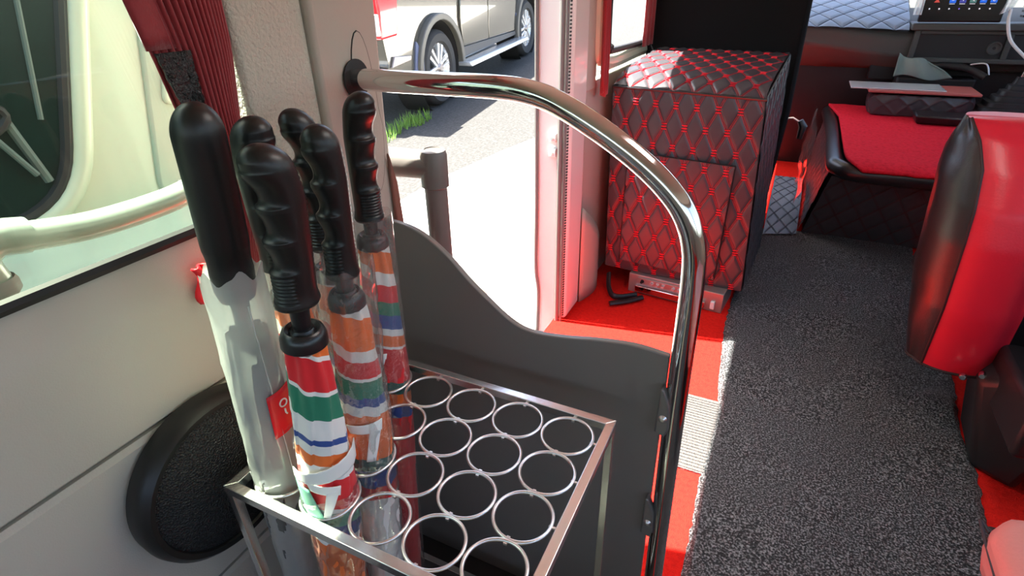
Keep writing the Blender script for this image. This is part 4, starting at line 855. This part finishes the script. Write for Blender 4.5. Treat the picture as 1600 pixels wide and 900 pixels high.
b3 = MB().tube([(XV-0.018, y, z) for y, z in roundpoly([(-1.63, 0.410), (0.222, 0.410), (0.405, 0.95), (0.405, 1.18), (-1.63, 1.18)], [0.1, 0.15, 0.05, 0.1, 0.1])], 0.026, 12, closed=True).build('window_surround', 'cream_paint', None)
b4 = MB().tube([(XV-0.008, y, z) for y, z in wp], 0.012, 8, closed=True).build('window_seal', 'rubber', None)
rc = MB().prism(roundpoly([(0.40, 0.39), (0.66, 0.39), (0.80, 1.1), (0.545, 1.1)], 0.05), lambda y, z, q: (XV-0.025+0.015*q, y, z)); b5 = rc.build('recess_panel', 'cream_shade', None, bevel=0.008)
rc = MB().prism(roundpoly([(0.475, 0.60), (0.62, 0.60), (0.78, 1.0), (0.60, 1.0)], 0.03), lambda y, z, q: (XV-0.015+0.015*q, y, z)); b6 = rc.build('recess_cover', 'cream_paint', None, bevel=0.006)
hd = MB(); hd.grid(lambda u, v: V((-1.02+0.72*v, -1.2+2.0*u, 0.36-0.05*v-0.20*v*v+0.03*math.sin(3*u+2*v))), 30, 14); b7 = hd.build('lower_bulge', 'cream_paint', None, solid=0.01)
ar = MB()
for (a, b) in (((-0.9, -0.4, 0.5), (-0.9, 0.05, 1.15)),): pass
# bars and a loop stand in for reflections on the tinted pane
bars = [((XV-0.006, 0.185, 0.50), (XV-0.006, 0.06, 1.05)), ((XV-0.006, 0.10, 0.60), (XV-0.006, 0.25, 0.98)), ((XV-0.006, 0.215, 0.62), (XV-0.006, 0.285, 0.98)), ((XV-0.006, -0.02, 0.66), (XV-0.006, 0.15, 0.80))]
b8 = [MB().tube([a, b], 0.009-0.0018*i, 8).build('reflection_bar', 'reflection_grey', None) for i, (a, b) in enumerate(bars)]
lp = MB().tube([(XV+0.004, 0.10+0.055*math.cos(a), 0.640+0.030*math.sin(a)) for a in [k*PI/10 for k in range(20)]], 0.009, 8, closed=True).build('reflection_loop', 'rubber', None)
ls = MB().tube([(XV+0.004, 0.12, 0.61), (XV+0.004, 0.165, 0.52)], 0.006, 8).build('reflection_strap', 'reflection_grey', None)
adopt(t, b1, b2, b3, b4, b5, b6, b7, *b8, lp, ls)
txt = bpy.data.curves.new('lettering', 'FONT'); txt.body = 'ATOM'; txt.size = 0.022; txt.extrude = 0.0004; to_ = bpy.data.objects.new('lettering', txt); C.objects.link(to_); txt.materials.append(MATS['decal'])
to_.matrix_world = Matrix(((0, 0, 1, XV-0.008), (1, 0, 0, 0.450), (0, 1, 0, 0.408), (0, 0, 0, 1))); bpy.context.view_layer.update()
me = bpy.data.meshes.new_from_object(to_); mo = bpy.data.objects.new('lettering', me); C.objects.link(mo); mw = to_.matrix_world.copy(); bpy.data.objects.remove(to_); me.transform(mw); adopt(t, mo); mo['label'] = 'small pale lettering low on the recess panel'
t = thing('white_pipe', 'curved pale metal pipe on a bracket outside the left window', 'pipe', (-0.4, -0.13, 0.36))
px_ = smooth_path([(-0.40, -0.150, 0.606), (-0.40, -0.105, 0.5955), (-0.40, -0.045, 0.586), (-0.40, 0.032, 0.584), (-0.405, 0.095, 0.588), (-0.42, 0.18, 0.605)], 8)
adopt(t, MB().tube(px_, 0.0175, 20).build('pipe', 'pipe_paint', None), MB().tube(smooth_path([(-0.40, -0.118, 0.600), (-0.40, -0.150, 0.606), (-0.40, -0.170, 0.59), (-0.40, -0.168, 0.560)], 6), [0.021]*19, 20).build('elbow', 'pipe_paint', None),
      MB().lathe([(0.023, 0.565), (0.025, 0.560), (0.025, 0.550), (0.021, 0.545)], (-0.40, -0.168, 0), (0, 0, 1), 28).build('rubber_collar', 'rubber_grey', None), MB().tube([(-0.40, -0.168, 0.548), (-0.40, -0.168, 0.30)], 0.011, 14).build('stem', 'metal_grey', None))
